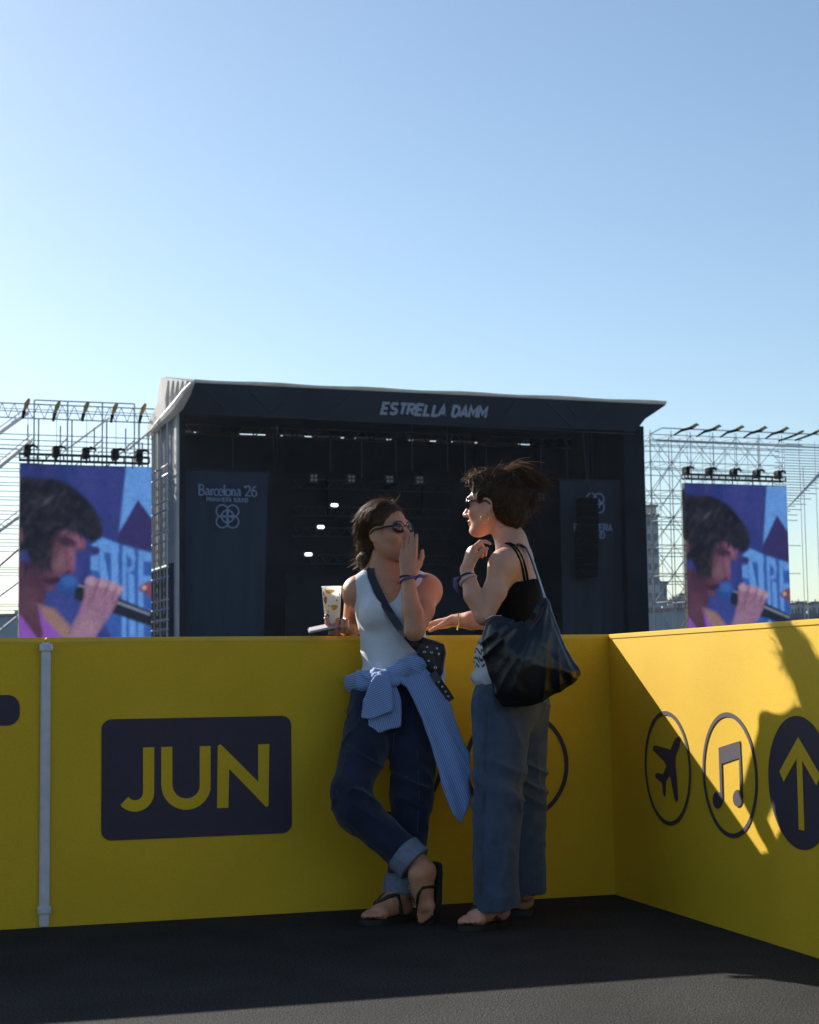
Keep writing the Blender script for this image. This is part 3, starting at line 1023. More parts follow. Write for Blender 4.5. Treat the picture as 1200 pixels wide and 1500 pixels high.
for x0, g in lay:
    if g: bprint('letter', [([(uB0 + (x0 + p[0]) * kx, zB0 + p[1] - .003 * (x0 + p[0])) for p in s], ww) for s, ww in g], 0, ban1)
def small_text(text, x0, x1, yb, yt, par, wt=.2):
    ua, zb = S(x0, yb, PW); ub = S(x1, yb, PW)[0]; zt = S(x0, yt, PW)[1]
    h = zt - zb
    wtt = stroke_text(text, h, wt, .22, 0, lambda s: None)
    k = (ub - ua) / wtt
    stroke_text(text, h, wt, .22, 0, lambda sts: bprint('letter', [([(ua + p[0] * k, zb + p[1]) for p in s], h * .2) for s in sts], 0, par))
small_text('PRIMAVERA SOUND', 303, 363, 734.2, 728.6, ban1)
def rings(cx, cy, off, r, w, par):
    c0 = S(cx, cy, PW); k = S(cx, cy - 10, PW)[1] - c0[1]
    for dx, dy in ((-off, off), (off, off), (-off, -off), (off, -off), (0, 0)):
        bm = bmesh.new()
        add_ribbon(bm, arc(c0[0] + dx * k / 10, c0[1] + dy * k / 10, r * k / 10, 0, 360, 30)[:-1], w * k / 10, SP(0, PW - .01 * (dx + dy > 0) - .02 * (dx > dy), 0), AX, UZ, -BK, .02, True)
        part_mesh('ring_mark', bm, M['bannerprint'], par)
rings(333.3, 756.5, 7.7, 9.0, 1.9, ban1)
rings(872, 737, 6.0, 8.0, 1.7, ban2)
small_text('PRIMAVERA', 841.5, 896, 777, 767.5, ban2)
small_text('SOUND', 855, 885.5, 788, 779, ban2)

# hanging column of loudspeakers
la = thing('speaker_column', 'tall black column of hanging loudspeakers in front of the charcoal banner', 'speaker', tuple(SP(S(862, 800, -.4)[0], -.4, 0)))
ca, zt = S(849.5, 729, -.4); cb = S(874.5, 730, -.4)[0]; zb = S(858, 846, -.4)[1]
nc = 12
for i in range(nc):
    f = i / nc
    z1_, z0_ = zt + (zb - zt) * f, zt + (zb - zt) * (f + 1 / nc) + .03
    dw = .25 * f * f
    bm = sbox(ca - .03 * f, cb - .03 * f, -.6 + dw, .1 + dw, z0_, z1_)
    bmesh.ops.bevel(bm, geom=bm.edges[:], offset=.03, segments=1, affect='EDGES')
    part_mesh('speaker_cabinet', bm, M['frameblack'], la)
for x in (ca + .15, cb - .15):
    bm = bmesh.new(); add_tube(bm, [SP(x, -.25, zt), SP((ca + cb) / 2, -.25, zt + 1.2), SP((ca + cb) / 2, .1, zfb)], .03, 5); part_mesh('sling', bm, M['darksteel'], la)

# lamps inside the stage
for i, (x, y, wd, lab) in enumerate(((490, 740, 11, 'brightest small lit lamp, uppermost of three in the dark stage'), (470, 772, 10.5, 'small lit lamp between two others in the dark stage'), (452, 812, 11, 'small lit lamp lowest of three in the dark stage'))):
    u, z = S(x, y, 9.6)
    t = thing('stage_lamp', lab, 'stage light', tuple(SP(u, 9.6, z)), group='lit lamps inside the stage')
    w = wd * .037 / 2
    bm = bmesh.new(); add_prism(bm, rrect(-w, w, -.085, .085, .08), SP(u, 9.62, z), AX, UZ, -BK, .05); part_mesh('lamp_face', bm, M['lamp_on'], t)
    part_mesh('lamp_body', sbox(u - w - .05, u + w + .05, 9.64, 9.95, z - .14, z + .14), M['darksteel'], t)
pos = ('nearest the side with the lit lamps', 'second from the lit lamps', 'third from the lit lamps', 'above the dark haired woman in white', 'beside the standing woman and near the charcoal banner')
for i, (x, y) in enumerate(((460, 700), (515, 701), (571, 702), (615, 703), (793, 727))):
    u, z = S(x, y, 9.4)
    t = thing('blinder_light', 'unlit four lens stage light ' + pos[i], 'stage light', tuple(SP(u, 9.4, z)), group='four lens lights on the stage truss')
    part_mesh('housing', sbox(u - .24, u + .24, 9.42, 9.7, z - .24, z + .24), M['darksteel'], t)
    for a in (-.11, .11):
        for b in (-.11, .11):
            bm = bmesh.new(); add_tube(bm, [SP(u + a, 9.43, z + b), SP(u + a, 9.36, z + b)], .075, 8); part_mesh('lens', bm, M['lens_grey'], t)
# ------------------------------------------------------------------ video screens: a picture of a singer, painted per vertex of the emitting panel
def psd(poly, X, Y):
    poly = np.asarray(poly, float)
    d = np.full(X.shape, 1e12); s = np.ones(X.shape)
    for i in range(len(poly)):
        a, b = poly[i], poly[i - 1]
        e = b - a
        wx, wy = X - a[0], Y - a[1]
        t = np.clip((wx * e[0] + wy * e[1]) / (e @ e + 1e-9), 0, 1)
        d = np.minimum(d, (wx - e[0] * t) ** 2 + (wy - e[1] * t) ** 2)
        c1, c2, c3 = Y >= a[1], Y < b[1], e[0] * wy > e[1] * wx
        s = np.where((c1 & c2 & c3) | (~c1 & ~c2 & ~c3), -s, s)
    return s * np.sqrt(d)

def screen_picture(X, Y):
    C = np.empty(X.shape + (3,))
    P3 = np.stack([X.ravel() * .006, Y.ravel() * .0012, X.ravel() * 0], 1)
    n1 = fbm(P3, 3).reshape(X.shape)
    n2 = fbm(np.stack([X.ravel() * .03, Y.ravel() * .03, X.ravel() * 0 + 5], 1), 3).reshape(X.shape)
    C[:] = np.array([.026, .040, .185])
    C += np.clip(n1, -1, 1)[..., None] * np.array([.030, .012, .05])
    C *= (1 - .25 * np.exp(-((X - 330) / 130) ** 2))[..., None]
    def paint(poly, col, soft=8, k=1.0):
        d = psd(poly, X, Y)
        a = np.clip(.5 - d / (2 * soft), 0, 1)[..., None] * k
        C[:] = C * (1 - a) + a * np.asarray(col)
    def blob(cx, cy, rx, ry, col, soft=.25, rot=0, k=1.0):
        c, s = math.cos(rot), math.sin(rot)
        x, y = (X - cx) * c + (Y - cy) * s, -(X - cx) * s + (Y - cy) * c
        d = np.sqrt((x / rx) ** 2 + (y / ry) ** 2)
        a = np.clip((1 - d) / soft + .5, 0, 1)[..., None] * k
        C[:] = C * (1 - a) + a * np.asarray(col)
    LB, DB_ = (.105, .265, .62), (.030, .026, .110)
    paint([(965, 20), (1200, 20), (1200, 520), (1055, 310), (905, 580)], LB, 10)
    paint([(1055, 305), (1200, 500), (1200, 730), (900, 640), (890, 590)], DB_, 8)
    paint([(690, 660), (770, 595), (905, 650), (1000, 670), (1200, 730), (1200, 1500), (930, 1500), (700, 1100)], (.03, .09, .33), 12)
    for p in ([(700, 655), (775, 600), (905, 650), (905, 720), (790, 715), (740, 700)], [(690, 750), (748, 740), (748, 860), (690, 850)], [(755, 700), (790, 720), (830, 940), (775, 940), (755, 860)],
              [(845, 705), (900, 715), (905, 1000), (850, 1000)], [(935, 665), (965, 670), (965, 1480), (930, 1480)], [(965, 670), (1020, 690), (1035, 760), (1025, 850), (975, 870), (965, 840), (1005, 820), (1005, 770), (965, 730)],
              [(980, 870), (1025, 900), (1045, 1480), (990, 1480)], [(1060, 700), (1095, 705), (1100, 1480), (1055, 1480)], [(1095, 705), (1200, 730), (1200, 790), (1095, 780)], [(1095, 900), (1200, 900), (1200, 960), (1095, 960)], [(1095, 1150), (1200, 1180), (1200, 1300), (1095, 1280)]):
        paint(p, LB, 9)
    blob(720, 700, 40, 30, DB_, .5)
    paint([(350, 930), (520, 880), (700, 1150), (640, 1500), (330, 1300)], (.035, .055, .23), 30, .8)
    paint([(120, 780), (250, 800), (420, 840), (440, 900), (350, 930), (340, 960), (350, 1060), (320, 1130), (330, 1230), (470, 1400), (520, 1520), (120, 1520)], (.070, .030, .058), 18)   # neck
    paint([(390, 620), (480, 530), (570, 550), (655, 640), (640, 700), (588, 705), (560, 740), (552, 860), (520, 885), (480, 878), (450, 905), (360, 935), (330, 880), (380, 800)], (.125, .052, .088), 16)   # face
    blob(430, 760, 50, 80, (.15, .08, .11), .9)
    blob(590, 640, 45, 40, (.21, .085, .155), .9)
    blob(505, 640, 75, 32, (.035, .018, .045), .6, .35)
    paint([(440, 600), (500, 590), (590, 640), (560, 660), (500, 640), (440, 640)], (.04, .02, .05), 12, .8)
    paint([(480, 880), (530, 850), (548, 870), (510, 885)], (.06, .02, .05), 8)
    paint([(330, 930), (440, 905), (470, 940), (400, 965), (345, 960)], (.035, .012, .03), 9)
    paint([(345, 960), (400, 975), (420, 1000), (380, 1010), (340, 1000)], (.15, .05, .07), 12)
    hair = [(120, 150), (200, 138), (290, 150), (400, 150), (480, 175), (570, 225), (650, 300), (720, 380), (765, 460), (778, 540), (745, 605), (695, 640), (650, 600), (560, 552), (480, 535), (440, 590),
            (405, 680), (395, 760), (380, 840), (320, 855), (255, 830), (205, 720), (120, 690)]
    paint(hair, (.008, .009, .018), 16)
    a = np.clip(.5 - psd(hair, X, Y) / 40, 0, 1)
    C += (a * np.clip(n2, 0, 1) * .018)[..., None]
    blob(360, 320, 60, 16, (.06, .065, .09), .9, -.7, .7)
    blob(160, 590, 16, 50, (.10, .045, .07), .6)
    paint([(285, 1110), (420, 1155), (540, 1290), (520, 1520), (440, 1520)], (.24, .145, .135), 18)
    paint([(285, 1115), (345, 1230), (480, 1370), (560, 1520), (300, 1520), (330, 1340)], (.215, .075, .40), 9)
    paint([(120, 1150), (200, 1250), (290, 1380), (330, 1520), (120, 1520)], (.215, .075, .40), 9)
    blob(525, 975, 84, 82, (.020, .060, .23), .25)
    blob(520, 940, 55, 40, (.035, .105, .34), .8)
    paint([(570, 1000), (620, 955), (700, 985), (1200, 1190), (1200, 1310), (560, 1075)], (.012, .016, .030), 8)
    paint([(900, 1095), (1150, 1190), (1145, 1205), (895, 1112)], (.20, .24, .33), 7)
    paint([(595, 965), (650, 980), (645, 990), (592, 976)], (.22, .24, .33), 5)
    hd = [(645, 940), (690, 905), (735, 930), (765, 935), (800, 925), (840, 960), (885, 955), (930, 1000), (905, 1060), (880, 1130), (820, 1230), (740, 1340), (700, 1520), (490, 1520), (540, 1300), (600, 1180), (640, 1060)]
    paint(hd, (.235, .13, .215), 14)
    for cx, cy in ((692, 935), (775, 950), (850, 975), (905, 1005)):
        blob(cx, cy, 38, 34, (.38, .25, .33), .9, 0, .8)
    for cx, cy in ((735, 985), (812, 1005), (870, 1040)):
        blob(cx, cy, 10, 55, (.16, .08, .13), .9, .35, .8)
    blob(690, 1090, 22, 60, (.17, .085, .14), .9, .5, .6)
    blob(640, 1330, 80, 140, (.30, .19, .26), .9, .5, .6)
    paint([(1060, 985), (1110, 950), (1200, 920), (1200, 1110), (1120, 1040), (1070, 1015)], (.15, .055, .09), 10)
    blob(1105, 990, 20, 18, (.42, .28, .22), .6)
    # modelling light and shade of the broadcast picture, then the softness of a far camera
    blob(545, 760, 28, 90, (.20, .09, .15), .9, -.1, .7)
    blob(420, 690, 40, 120, (.05, .022, .04), .9, .25, .6)
    blob(470, 800, 34, 60, (.17, .095, .125), 1.0, 0, .6)
    blob(300, 900, 120, 90, (.045, .02, .04), 1.0, .3, .6)
    blob(235, 1150, 60, 130, (.10, .045, .075), 1.0, -.2, .6)
    hn = fbm(np.stack([(X * .8 + Y * .5).ravel() * .035, (Y * .8 - X * .5).ravel() * .008, X.ravel() * 0 + 2], 1), 3).reshape(X.shape)
    hm = np.clip(.5 - psd(hair, X, Y) / 30, 0, 1)
    C += (hm * np.clip(hn, 0, 1) * .022)[..., None] * np.array([.9, .85, 1.1])
    for _ in range(46):                                   # loose strands of the fringe and the nape
        x0, y0 = (rng.uniform(470, 770), rng.uniform(520, 600)) if rng.random() < .6 else (rng.uniform(190, 390), rng.uniform(800, 850))
        blob(x0, y0, 5, rng.uniform(25, 60), (.014, .016, .028), .8, rng.uniform(-.5, .3), .8)
    C *= (1 + .16 * n2)[..., None]
    for ax in (0, 1):
        for _ in range(1):
            p_ = np.concatenate([C.take([0], ax), C, C.take([-1], ax)], ax)
            m_ = C.shape[ax]
            C = .25 * p_.take(range(0, m_), ax) + .5 * p_.take(range(1, m_ + 1), ax) + .25 * p_.take(range(2, m_ + 2), ax)
    C = C * (1 + .10 * rng.normal(size=X.shape))[..., None]
    return np.clip(C, .004, 1)

m = bpy.data.materials.new('led_picture')
m.use_nodes = True
nt = m.node_tree
b = nt.nodes['Principled BSDF']
b.inputs['Base Color'].default_value = (.004, .004, .005, 1)
b.inputs['Specular IOR Level'].default_value = .05
b.inputs['Roughness'].default_value = .6
at = nt.nodes.new('ShaderNodeAttribute'); at.attribute_name = 'Col'
nt.links.new(at.outputs['Color'], b.inputs['Emission Color'])
b.inputs['Emission Strength'].default_value = .36
M['led'] = m

NXS, NYS = 150, 200
def video_screen(label, x0, y0, x1, y1, w):
    u0, z1 = S(x0, y0, w); u1, z1b = S(x1, y1, w)
    t = thing('video_screen', label, 'screen', tuple(SP((u0 + u1) / 2, w, 0)), group='video screens flanking the stage')
    ht = (u1 - u0) * 1450 / 1010
    i, k = np.meshgrid(np.arange(NXS + 1), np.arange(NYS + 1), indexing='ij')
    f, g = i / NXS, k / NYS
    V = SP(0, 0, 0) + AX * (u0 + (u1 - u0) * f)[..., None] + BK * w + UZ * (z1 + (z1b - z1) * f - ht * g)[..., None]
    C = screen_picture(150 + 1010 * f, 45 + 1450 * g)
    idx = i * (NYS + 1) + k
    Q = np.stack([idx[:-1, 1:], idx[1:, 1:], idx[1:, :-1], idx[:-1, :-1]], -1).reshape(-1, 4)
    me = np_mesh('display', V.reshape(-1, 3), Q, False, C.reshape(-1, 3))
    wplace('display', me, M['led'], t)
    part_mesh('casing', sbox(u0 - .01, u1 + .01, w + .01, w + .35, z1 - ht - .02, max(z1, z1b) + .01), M['darksteel'], t)
    return u0, u1, z1
WSC = 3.6
video_screen('nearer video screen of a singer with a microphone, beside the pale stage wall', 30, 680, 222, 684.5, WSC)
video_screen('farther, smaller video screen of a singer before the lattice scaffold', 1003, 707.5, 1152, 712.5, WSC)

# ------------------------------------------------------------------ tubes shared by the scaffolds
_tubes = {}
def unit_tube(r, n=6):
    if (r, n) not in _tubes:
        bm = bmesh.new()
        add_tube(bm, [(0, 0, 0), (0, 0, 1)], r, n)
        _tubes[r, n] = bm_mesh('tube', bm)
    return _tubes[r, n]
def bar(name, a, b, r, m, parent):
    a, b = np.asarray(a, float), np.asarray(b, float)
    key = (r, m.name)
    if key not in _tubes:
        me = unit_tube(r).copy(); me.materials.append(m); _tubes[key] = me
    o = bpy.data.objects.new(name, _tubes[key])
    COL.objects.link(o)
    o.parent = parent
    v = Vector(b - a)
    L_ = Vector(parent.location) if parent.type == 'EMPTY' else Vector()
    o.matrix_basis = Matrix.Translation(Vector(a) - L_) @ v.to_track_quat('Z', 'Y').to_matrix().to_4x4() @ Matrix.Diagonal((1, 1, v.length, 1))
    return o

M['tube'] = mat('scaffold_tube_steel', (0.44, 0.46, 0.50), .5, .2, 3, metal=.3)
M['tubelight'] = mat('pale_scaffold_tube', (0.80, 0.80, 0.82), .5, .15, 3, metal=.2)
M['amber'] = mat('amber_strap', (0.40, 0.24, 0.06), .6)
M['blackbox'] = mat('black_hoist', (0.006, 0.006, 0.008), .7, spec=.2)

def hoist_rig(side, xs, ybody, ytruss, x0, x1, xt, ytop, w, which):
    """horizontal screen truss, chain hoists on it, brackets on the beam above"""
    u0, za = S(x0, ytruss[0], w); u1 = S(x1, ytruss[0] + (x1 - x0) * .045, w)[0]
    zb = S(x0, ytruss[1], w)[1]
    t = thing('screen_truss', 'dark horizontal lattice truss just above the ' + side, 'truss', tuple(SP((u0 + u1) / 2, w, za)))
    for z in (za, zb):
        for ww in (0, .35):
            bar('chord', SP(u0, w + ww, z), SP(u1, w + ww, z), .045, M['darksteel'], t)
    n = 15
    for i in range(n + 1):
        u = u0 + (u1 - u0) * i / n
        bar('web', SP(u, w, za), SP(u, w, zb), .04, M['darksteel'], t)
        if i % 3 == 1: bar('web', SP(u, w, zb), SP(u, w, S(x0, ytruss[1] + 9, w)[1]), .035, M['darksteel'], t)
    names = ('first', 'second', 'third', 'fourth', 'fifth')
    for i, x in enumerate(xs):
        k = i if which == 'far' else 4 - i
        u, zt = S(x, ybody[0] + (x - xs[0]) * .045, w); zz = S(x, ybody[1] + (x - xs[0]) * .045, w)[1]
        h = thing('chain_hoist', 'black chain hoist, %s from the stage on the truss above the %s' % (names[k], side), 'hoist', tuple(SP(u, w, zt)), group='chain hoists above the ' + side)
        bw = (zt - zz) * .30
        bm = sbox(u - bw, u + bw * .8, w - .1, w + .45, zz, zt - .04)
        bmesh.ops.bevel(bm, geom=bm.edges[:], offset=.05, segments=2, affect='EDGES')
        part_mesh('motor', bm, M['blackbox'], h)
        bm = bmesh.new(); add_tube(bm, [SP(u, w, zt - .18), SP(u + bw * 1.2, w, zt - .06), SP(u + bw * 2.3, w, zt - .12), SP(u + bw * 2.5, w, zt - .22)], [.09, .08, .06, .04], 6); part_mesh('arm', bm, M['blackbox'], h)
        bm = bmesh.new(); add_tube(bm, [SP(u, w, zz), SP(u, w, zz - .25)], .05, 6); part_mesh('hook', bm, M['blackbox'], h)
        ub, zt2 = S(xt[i], ytop[i], w)
        bar('chain', SP(u, w, zt - .05), SP(u, w, zt2 - .1), .014, M['tube'], h)
        br = thing('beam_bracket', 'small amber strapped bracket, %s from the stage, on the beam over the %s' % (names[k], side), 'bracket', tuple(SP(ub, w, zt2)), group='brackets on the beam over the ' + side)
        if which == 'near':
            bm = bmesh.new(); add_tube(bm, [SP(ub - .12, w - .1, zt2 - .35), SP(ub, w - .1, zt2), SP(ub + .12, w - .1, zt2 + .25)], [.06, .13, .07], 6); part_mesh('plate', bm, M['amber'], br)
            bm = bmesh.new(); add_tube(bm, [SP(ub - .12, w - .1, zt2 - .35), SP(ub - .2, w - .1, zt2 - .75)], [.10, .06], 6); part_mesh('shackle', bm, M['blackbox'], br)
        else:
            bm = bmesh.new(); add_tube(bm, [SP(ub - 1.0, w - .4, zt2 - .42), SP(ub - .4, w - .2, zt2 - .1), SP(ub + .35, w, zt2 + .1)], [.05, .075, .09], 6); part_mesh('plate', bm, M['blackbox'], br)
            bm = bmesh.new(); add_tube(bm, [SP(ub + .35, w, zt2 + .1), SP(ub + .75, w + .1, zt2 + .32), SP(ub + .9, w + .1, zt2 + .30)], [.12, .10, .03], 6); part_mesh('shackle', bm, M['amber'], br)

hoist_rig('nearer screen', (41, 83, 127, 170, 205), (650, 668), (664, 673), 29, 219, (39, 83.5, 126, 168, 209.5), (592, 596, 596, 598, 599), WSC, 'near')
hoist_rig('farther screen', (1007.5, 1041, 1077, 1111, 1142), (682, 695), (694, 700.5), 1003, 1151, (1005, 1038, 1072, 1106, 1138), (629, 631, 632, 633, 634), WSC, 'far')

# ------------------------------------------------------------------ the tower and beam behind the nearer screen
def uz(x, y, w): return S(x, y, w)
t = thing('support_tower', 'scaffold tower with a top rail standing behind the nearer screen', 'scaffold', tuple(SP(S(120, 900, 6)[0], 6, 0)))
wa, wb = 4.6, 7.0
cols = [S(x, 640, wa)[0] for x in (50, 99, 150, 197)]
ztop = S(50, 586, wa)[1]
for i, u in enumerate(cols):
    for dw, du in ((0, 0), (0, .22), (2.4, 0)):
        bar('upright', SP(u + du, wa + dw, 0), SP(u + du, wa + dw, ztop - (.0 if dw == 0 and du == 0 else .9)), .04, M['tube'], t)
    for y in (640, 648, 656):
        z = S(50, y, wa)[1]
        bar('strut', SP(u, wa, z), SP(u, wb, z), .03, M['tube'], t)
bar('top_rail', SP(cols[0], wa, ztop), SP(cols[-1], wa, ztop + .02), .035, M['tube'], t)
for y in (637, 645, 653, 659):
    z = S(50, y, wa)[1]
    bar('ledger', SP(S(-40, 640, wa)[0], wa, z), SP(S(224, 640, wa)[0], wa, z), .024, M['tube'], t)
for i in range(3):
    bar('brace', SP(cols[i + 1], wa, S(50, 640, wa)[1]), SP(cols[i + 1] - 1.6, wb, S(50, 690, wa)[1]), .035, M['tube'], t)
bar('brace', SP(S(160, 640, wb)[0], wb, S(160, 612, wb)[1]), SP(S(95, 690, wb)[0], wb, S(95, 660, wb)[1]), .06, M['tubelight'], t)
bar('brace', SP(S(222, 640, wa)[0], wa, S(222, 630, wa)[1]), SP(S(186, 662, wa)[0], wa, S(186, 660, wa)[1]), .05, M['tube'], t)

t = thing('lattice_beam', 'long pale lattice beam running high above the nearer screen to the stage roof', 'truss', tuple(SP(S(100, 600, 5.4)[0], 5.4, S(100, 600, 5.4)[1])))
w = 5.4
ua, ub = S(-60, 600, w)[0], S(237, 600, w)[0]
zz = [S(0, y, w)[1] for y in (590, 599, 611)]
for z, r, dw in ((zz[0], .035, 0), (zz[1], .025, .5), (zz[2], .035, 0), (zz[0] - .12, .02, .9)):
    bar('chord', SP(ua, w + dw, z), SP(ub, w + dw, z), r, M['tube'], t)
n = 34
for i in range(n):
    a, b = ua + (ub - ua) * i / n, ua + (ub - ua) * (i + 1) / n
    bar('web', SP(a, w, zz[0] if i % 2 else zz[2]), SP(b, w, zz[2] if i % 2 else zz[0]), .02, M['tube'], t)

# stack of many thin ledgers further out, and the raking stays
t = thing('ledger_stack', 'close stack of thin scaffold tubes at the outer edge of the nearer screen', 'scaffold', tuple(SP(S(0, 900, 8)[0], 8, 0)))
w = 8.0
ua, ub = S(-70, 700, w)[0], S(60, 700, w)[0]
for y in list(range(655, 792, 7)) + [795, 799, 806, 830, 833, 838, 842, 884, 888, 893]:
    z = S(0, y, w)[1]
    bar('ledger', SP(ua, w + (y % 3) * .4, z), SP(ub, w + (y % 3) * .4, z), .022, M['tube'], t)
for x in (-45, -10, 45):
    u = S(x, 700, w)[0]
    bar('upright', SP(u, w + .5, 0), SP(u, w + .5, S(0, 650, w)[1]), .03, M['tube'], t)
for i, (xa, ya, xb, yb, r, mm_, lab) in enumerate(((41, 604, -30, 655, .11, 'tubelight', 'thick pale raking stay, topmost, under the end of the lattice beam'), (46, 645, -30, 708, .11, 'tubelight', 'thick pale raking stay starting at the top of the tower ledgers'),
        (34, 752, -20, 792, .09, 'tubelight', 'thick pale raking stay halfway down beside the nearer screen'), (34, 799, -20, 846, .05, 'darksteel', 'dark raking stay beside the nearer screen'),
        (34, 848, -20, 888, .045, 'tube', 'thin grey raking stay low beside the nearer screen'), (34, 896, -20, 940, .06, 'tube', 'lowest grey raking stay, close to the barrier top'))):
    w = 5.0
    A_, B_ = S(xa, ya, w), S(xb, yb, w)
    t = thing('raking_stay', lab, 'stay', tuple(SP(A_[0], w, A_[1])))
    bar('tube', SP(A_[0], w, A_[1]), SP(B_[0], w, B_[1]), r, M[mm_], t)
    if mm_ == 'tubelight':
        bar('tube', SP(A_[0], w + .4, A_[1] + .3), SP(B_[0], w + .4, B_[1] + .3), .03, M['tube'], t)

# ------------------------------------------------------------------ lattice scaffold round the farther screen
t = thing('lattice_scaffold', 'wide openwork scaffold of crossed tubes behind the farther screen', 'scaffold', tuple(SP(S(1060, 900, 6)[0], 6, 0)))
w1, w2 = 5.0, 7.6
us = [S(x, 700, w1)[0] for x in (954, 985, 1013, 1046, 1080, 1114, 1147, 1177)]
zs = [S(954, y, w1)[1] for y in (636, 676, 718, 757, 798, 840, 880, 940)]
zs2 = [S(954, y, w2)[1] for y in (634, 675, 718, 757, 798, 840, 880, 940)]
for i, u in enumerate(us):
    for w in (w1, w2):
        ztop = zs[0] + .25 if i < 7 else zs[1]
        if i >= 6: bar('upright', SP(u, w, 0), SP(u, w, ztop), .022, M['tube'], t)
        else: bar('upright', SP(u, w, 0), SP(u, w, ztop), .026, M['tube'], t)
for k, z in enumerate(zs[:-1]):
    for w in (w1, w2):
        for dz in ((0, -.45) if k else (0, -.3, -.6)):
            e = us[-1] if k < 1 else us[6]
            bar('ledger', SP(us[0], w, z + dz), SP(e, w, z + dz), .024, M['tube'], t)
    for u in us[:7]:
        bar('transom', SP(u, w1, z), SP(u, w2, z), .022, M['tube'], t)
for k in range(len(zs) - 1):
    for i in range(6):
        if k > 1 and 3 <= i < 6: continue            # hidden by the screen
        f = (i + k) % 2
        bar('brace', SP(us[i], w1, zs[k + f]), SP(us[i + 1], w1, zs[k + 1 - f]), .02, M['tube'], t)
        bar('brace', SP(us[i], w2, zs[k + 1 - f]), SP(us[i + 1], w2, zs[k + f]), .018, M['tube'], t)
for i in range(6):                                       # inner uprights between the main ones
    um = (us[i] + us[i + 1]) / 2
    bar('upright', SP(um, w2, 0), SP(um, w2, zs[0] + .2), .018, M['tube'], t)
    for k in range(2 if i >= 3 else 7):
        f = (i + k) % 2
        bar('brace', SP(us[i], w1, zs[k + 1 - f]), SP(us[i + 1], w1, zs[k + f]), .016, M['tube'], t)
        bar('brace', SP(us[i], w1, zs[k]), SP(us[i], w2, zs[k + 1]), .016, M['tube'], t)
bar('top_rail', SP(us[0], w1, zs[0]), SP(S(972, 700, w2)[0], w2, S(972, 627, w2)[1]), .035, M['tube'], t)
bar('top_rail', SP(S(972, 700, w2)[0], w2, S(972, 627, w2)[1]), SP(S(1215, 700, w2)[0], w2, S(972, 627, w2)[1]), .035, M['tube'], t)
bar('top_rail', SP(S(962, 700, w1)[0], w1, S(962, 645, w1)[1]), SP(S(1215, 700, w1)[0], w1, S(962, 646, w1)[1]), .03, M['tube'], t)
# two more brackets past the screen end
for x, y, lab in ((1160, 638, 'small amber and black bracket on the far beam just past the farther screen'), (1184, 637, 'outermost amber bracket on the far beam over the farther screen')):
    u, z = S(x, y, WSC)
    br = thing('beam_bracket', lab, 'bracket', tuple(SP(u, WSC, z)), group='brackets on the beam over the farther screen')
    bm = bmesh.new(); add_tube(bm, [SP(u - .9, WSC, z - .35), SP(u, WSC, z - .05), SP(u + .5, WSC, z + .15)], [.05, .07, .08], 6); part_mesh('plate', bm, M['blackbox'], br)
    bm = bmesh.new(); add_tube(bm, [SP(u + .5, WSC, z + .15), SP(u + .8, WSC, z + .3)], [.11, .06], 6); part_mesh('shackle', bm, M['amber'], br)

# stepped rows of tubes at the outer edge
t = thing('stepped_tubes', 'stepped rows of thin tubes beyond the outer edge of the farther screen', 'scaffold', tuple(SP(S(1185, 900, 9)[0], 9, 0)))
w = 9.0
ue = S(1260, 700, w)[0]
rowsy = list(range(650, 766, 8))
for i, y in enumerate(rowsy):
    xs_ = 1150 if y < 700 else 1150 + (0)
    u = S(xs_, y, w)[0]
    xe = 1260 if y < 700 else max(1168, 1215 - (y - 700) * .9)
    for dw in (0, 1.2):
        bar('row', SP(u, w + dw, S(1150, y, w)[1]), SP(S(xe, y, w)[0], w + dw, S(1150, y, w)[1]), .024, M['tube'], t)
for i in range(9):
    xa = 1172 + i * 6
    a, b = S(xa + 30, 690 - i * 6, w), S(xa - 22, 748 - i * 6, w)
    bar('rake', SP(a[0], w, a[1]), SP(b[0], w, b[1]), .024, M['tube'], t)
for x in (1150, 1172, 1195):
    u = S(x, 700, w)[0]
    bar('upright', SP(u, w, 0), SP(u, w, S(1150, 645, w)[1] if x != 1172 else S(1172, 640, w)[1]), .02, M['tube'], t)
for y in (799, 840, 881):
    a = S(1150, y, w); b = S(1173, y, w)
    bar('row', SP(a[0], w, a[1]), SP(b[0], w, a[1]), .02, M['tube'], t)

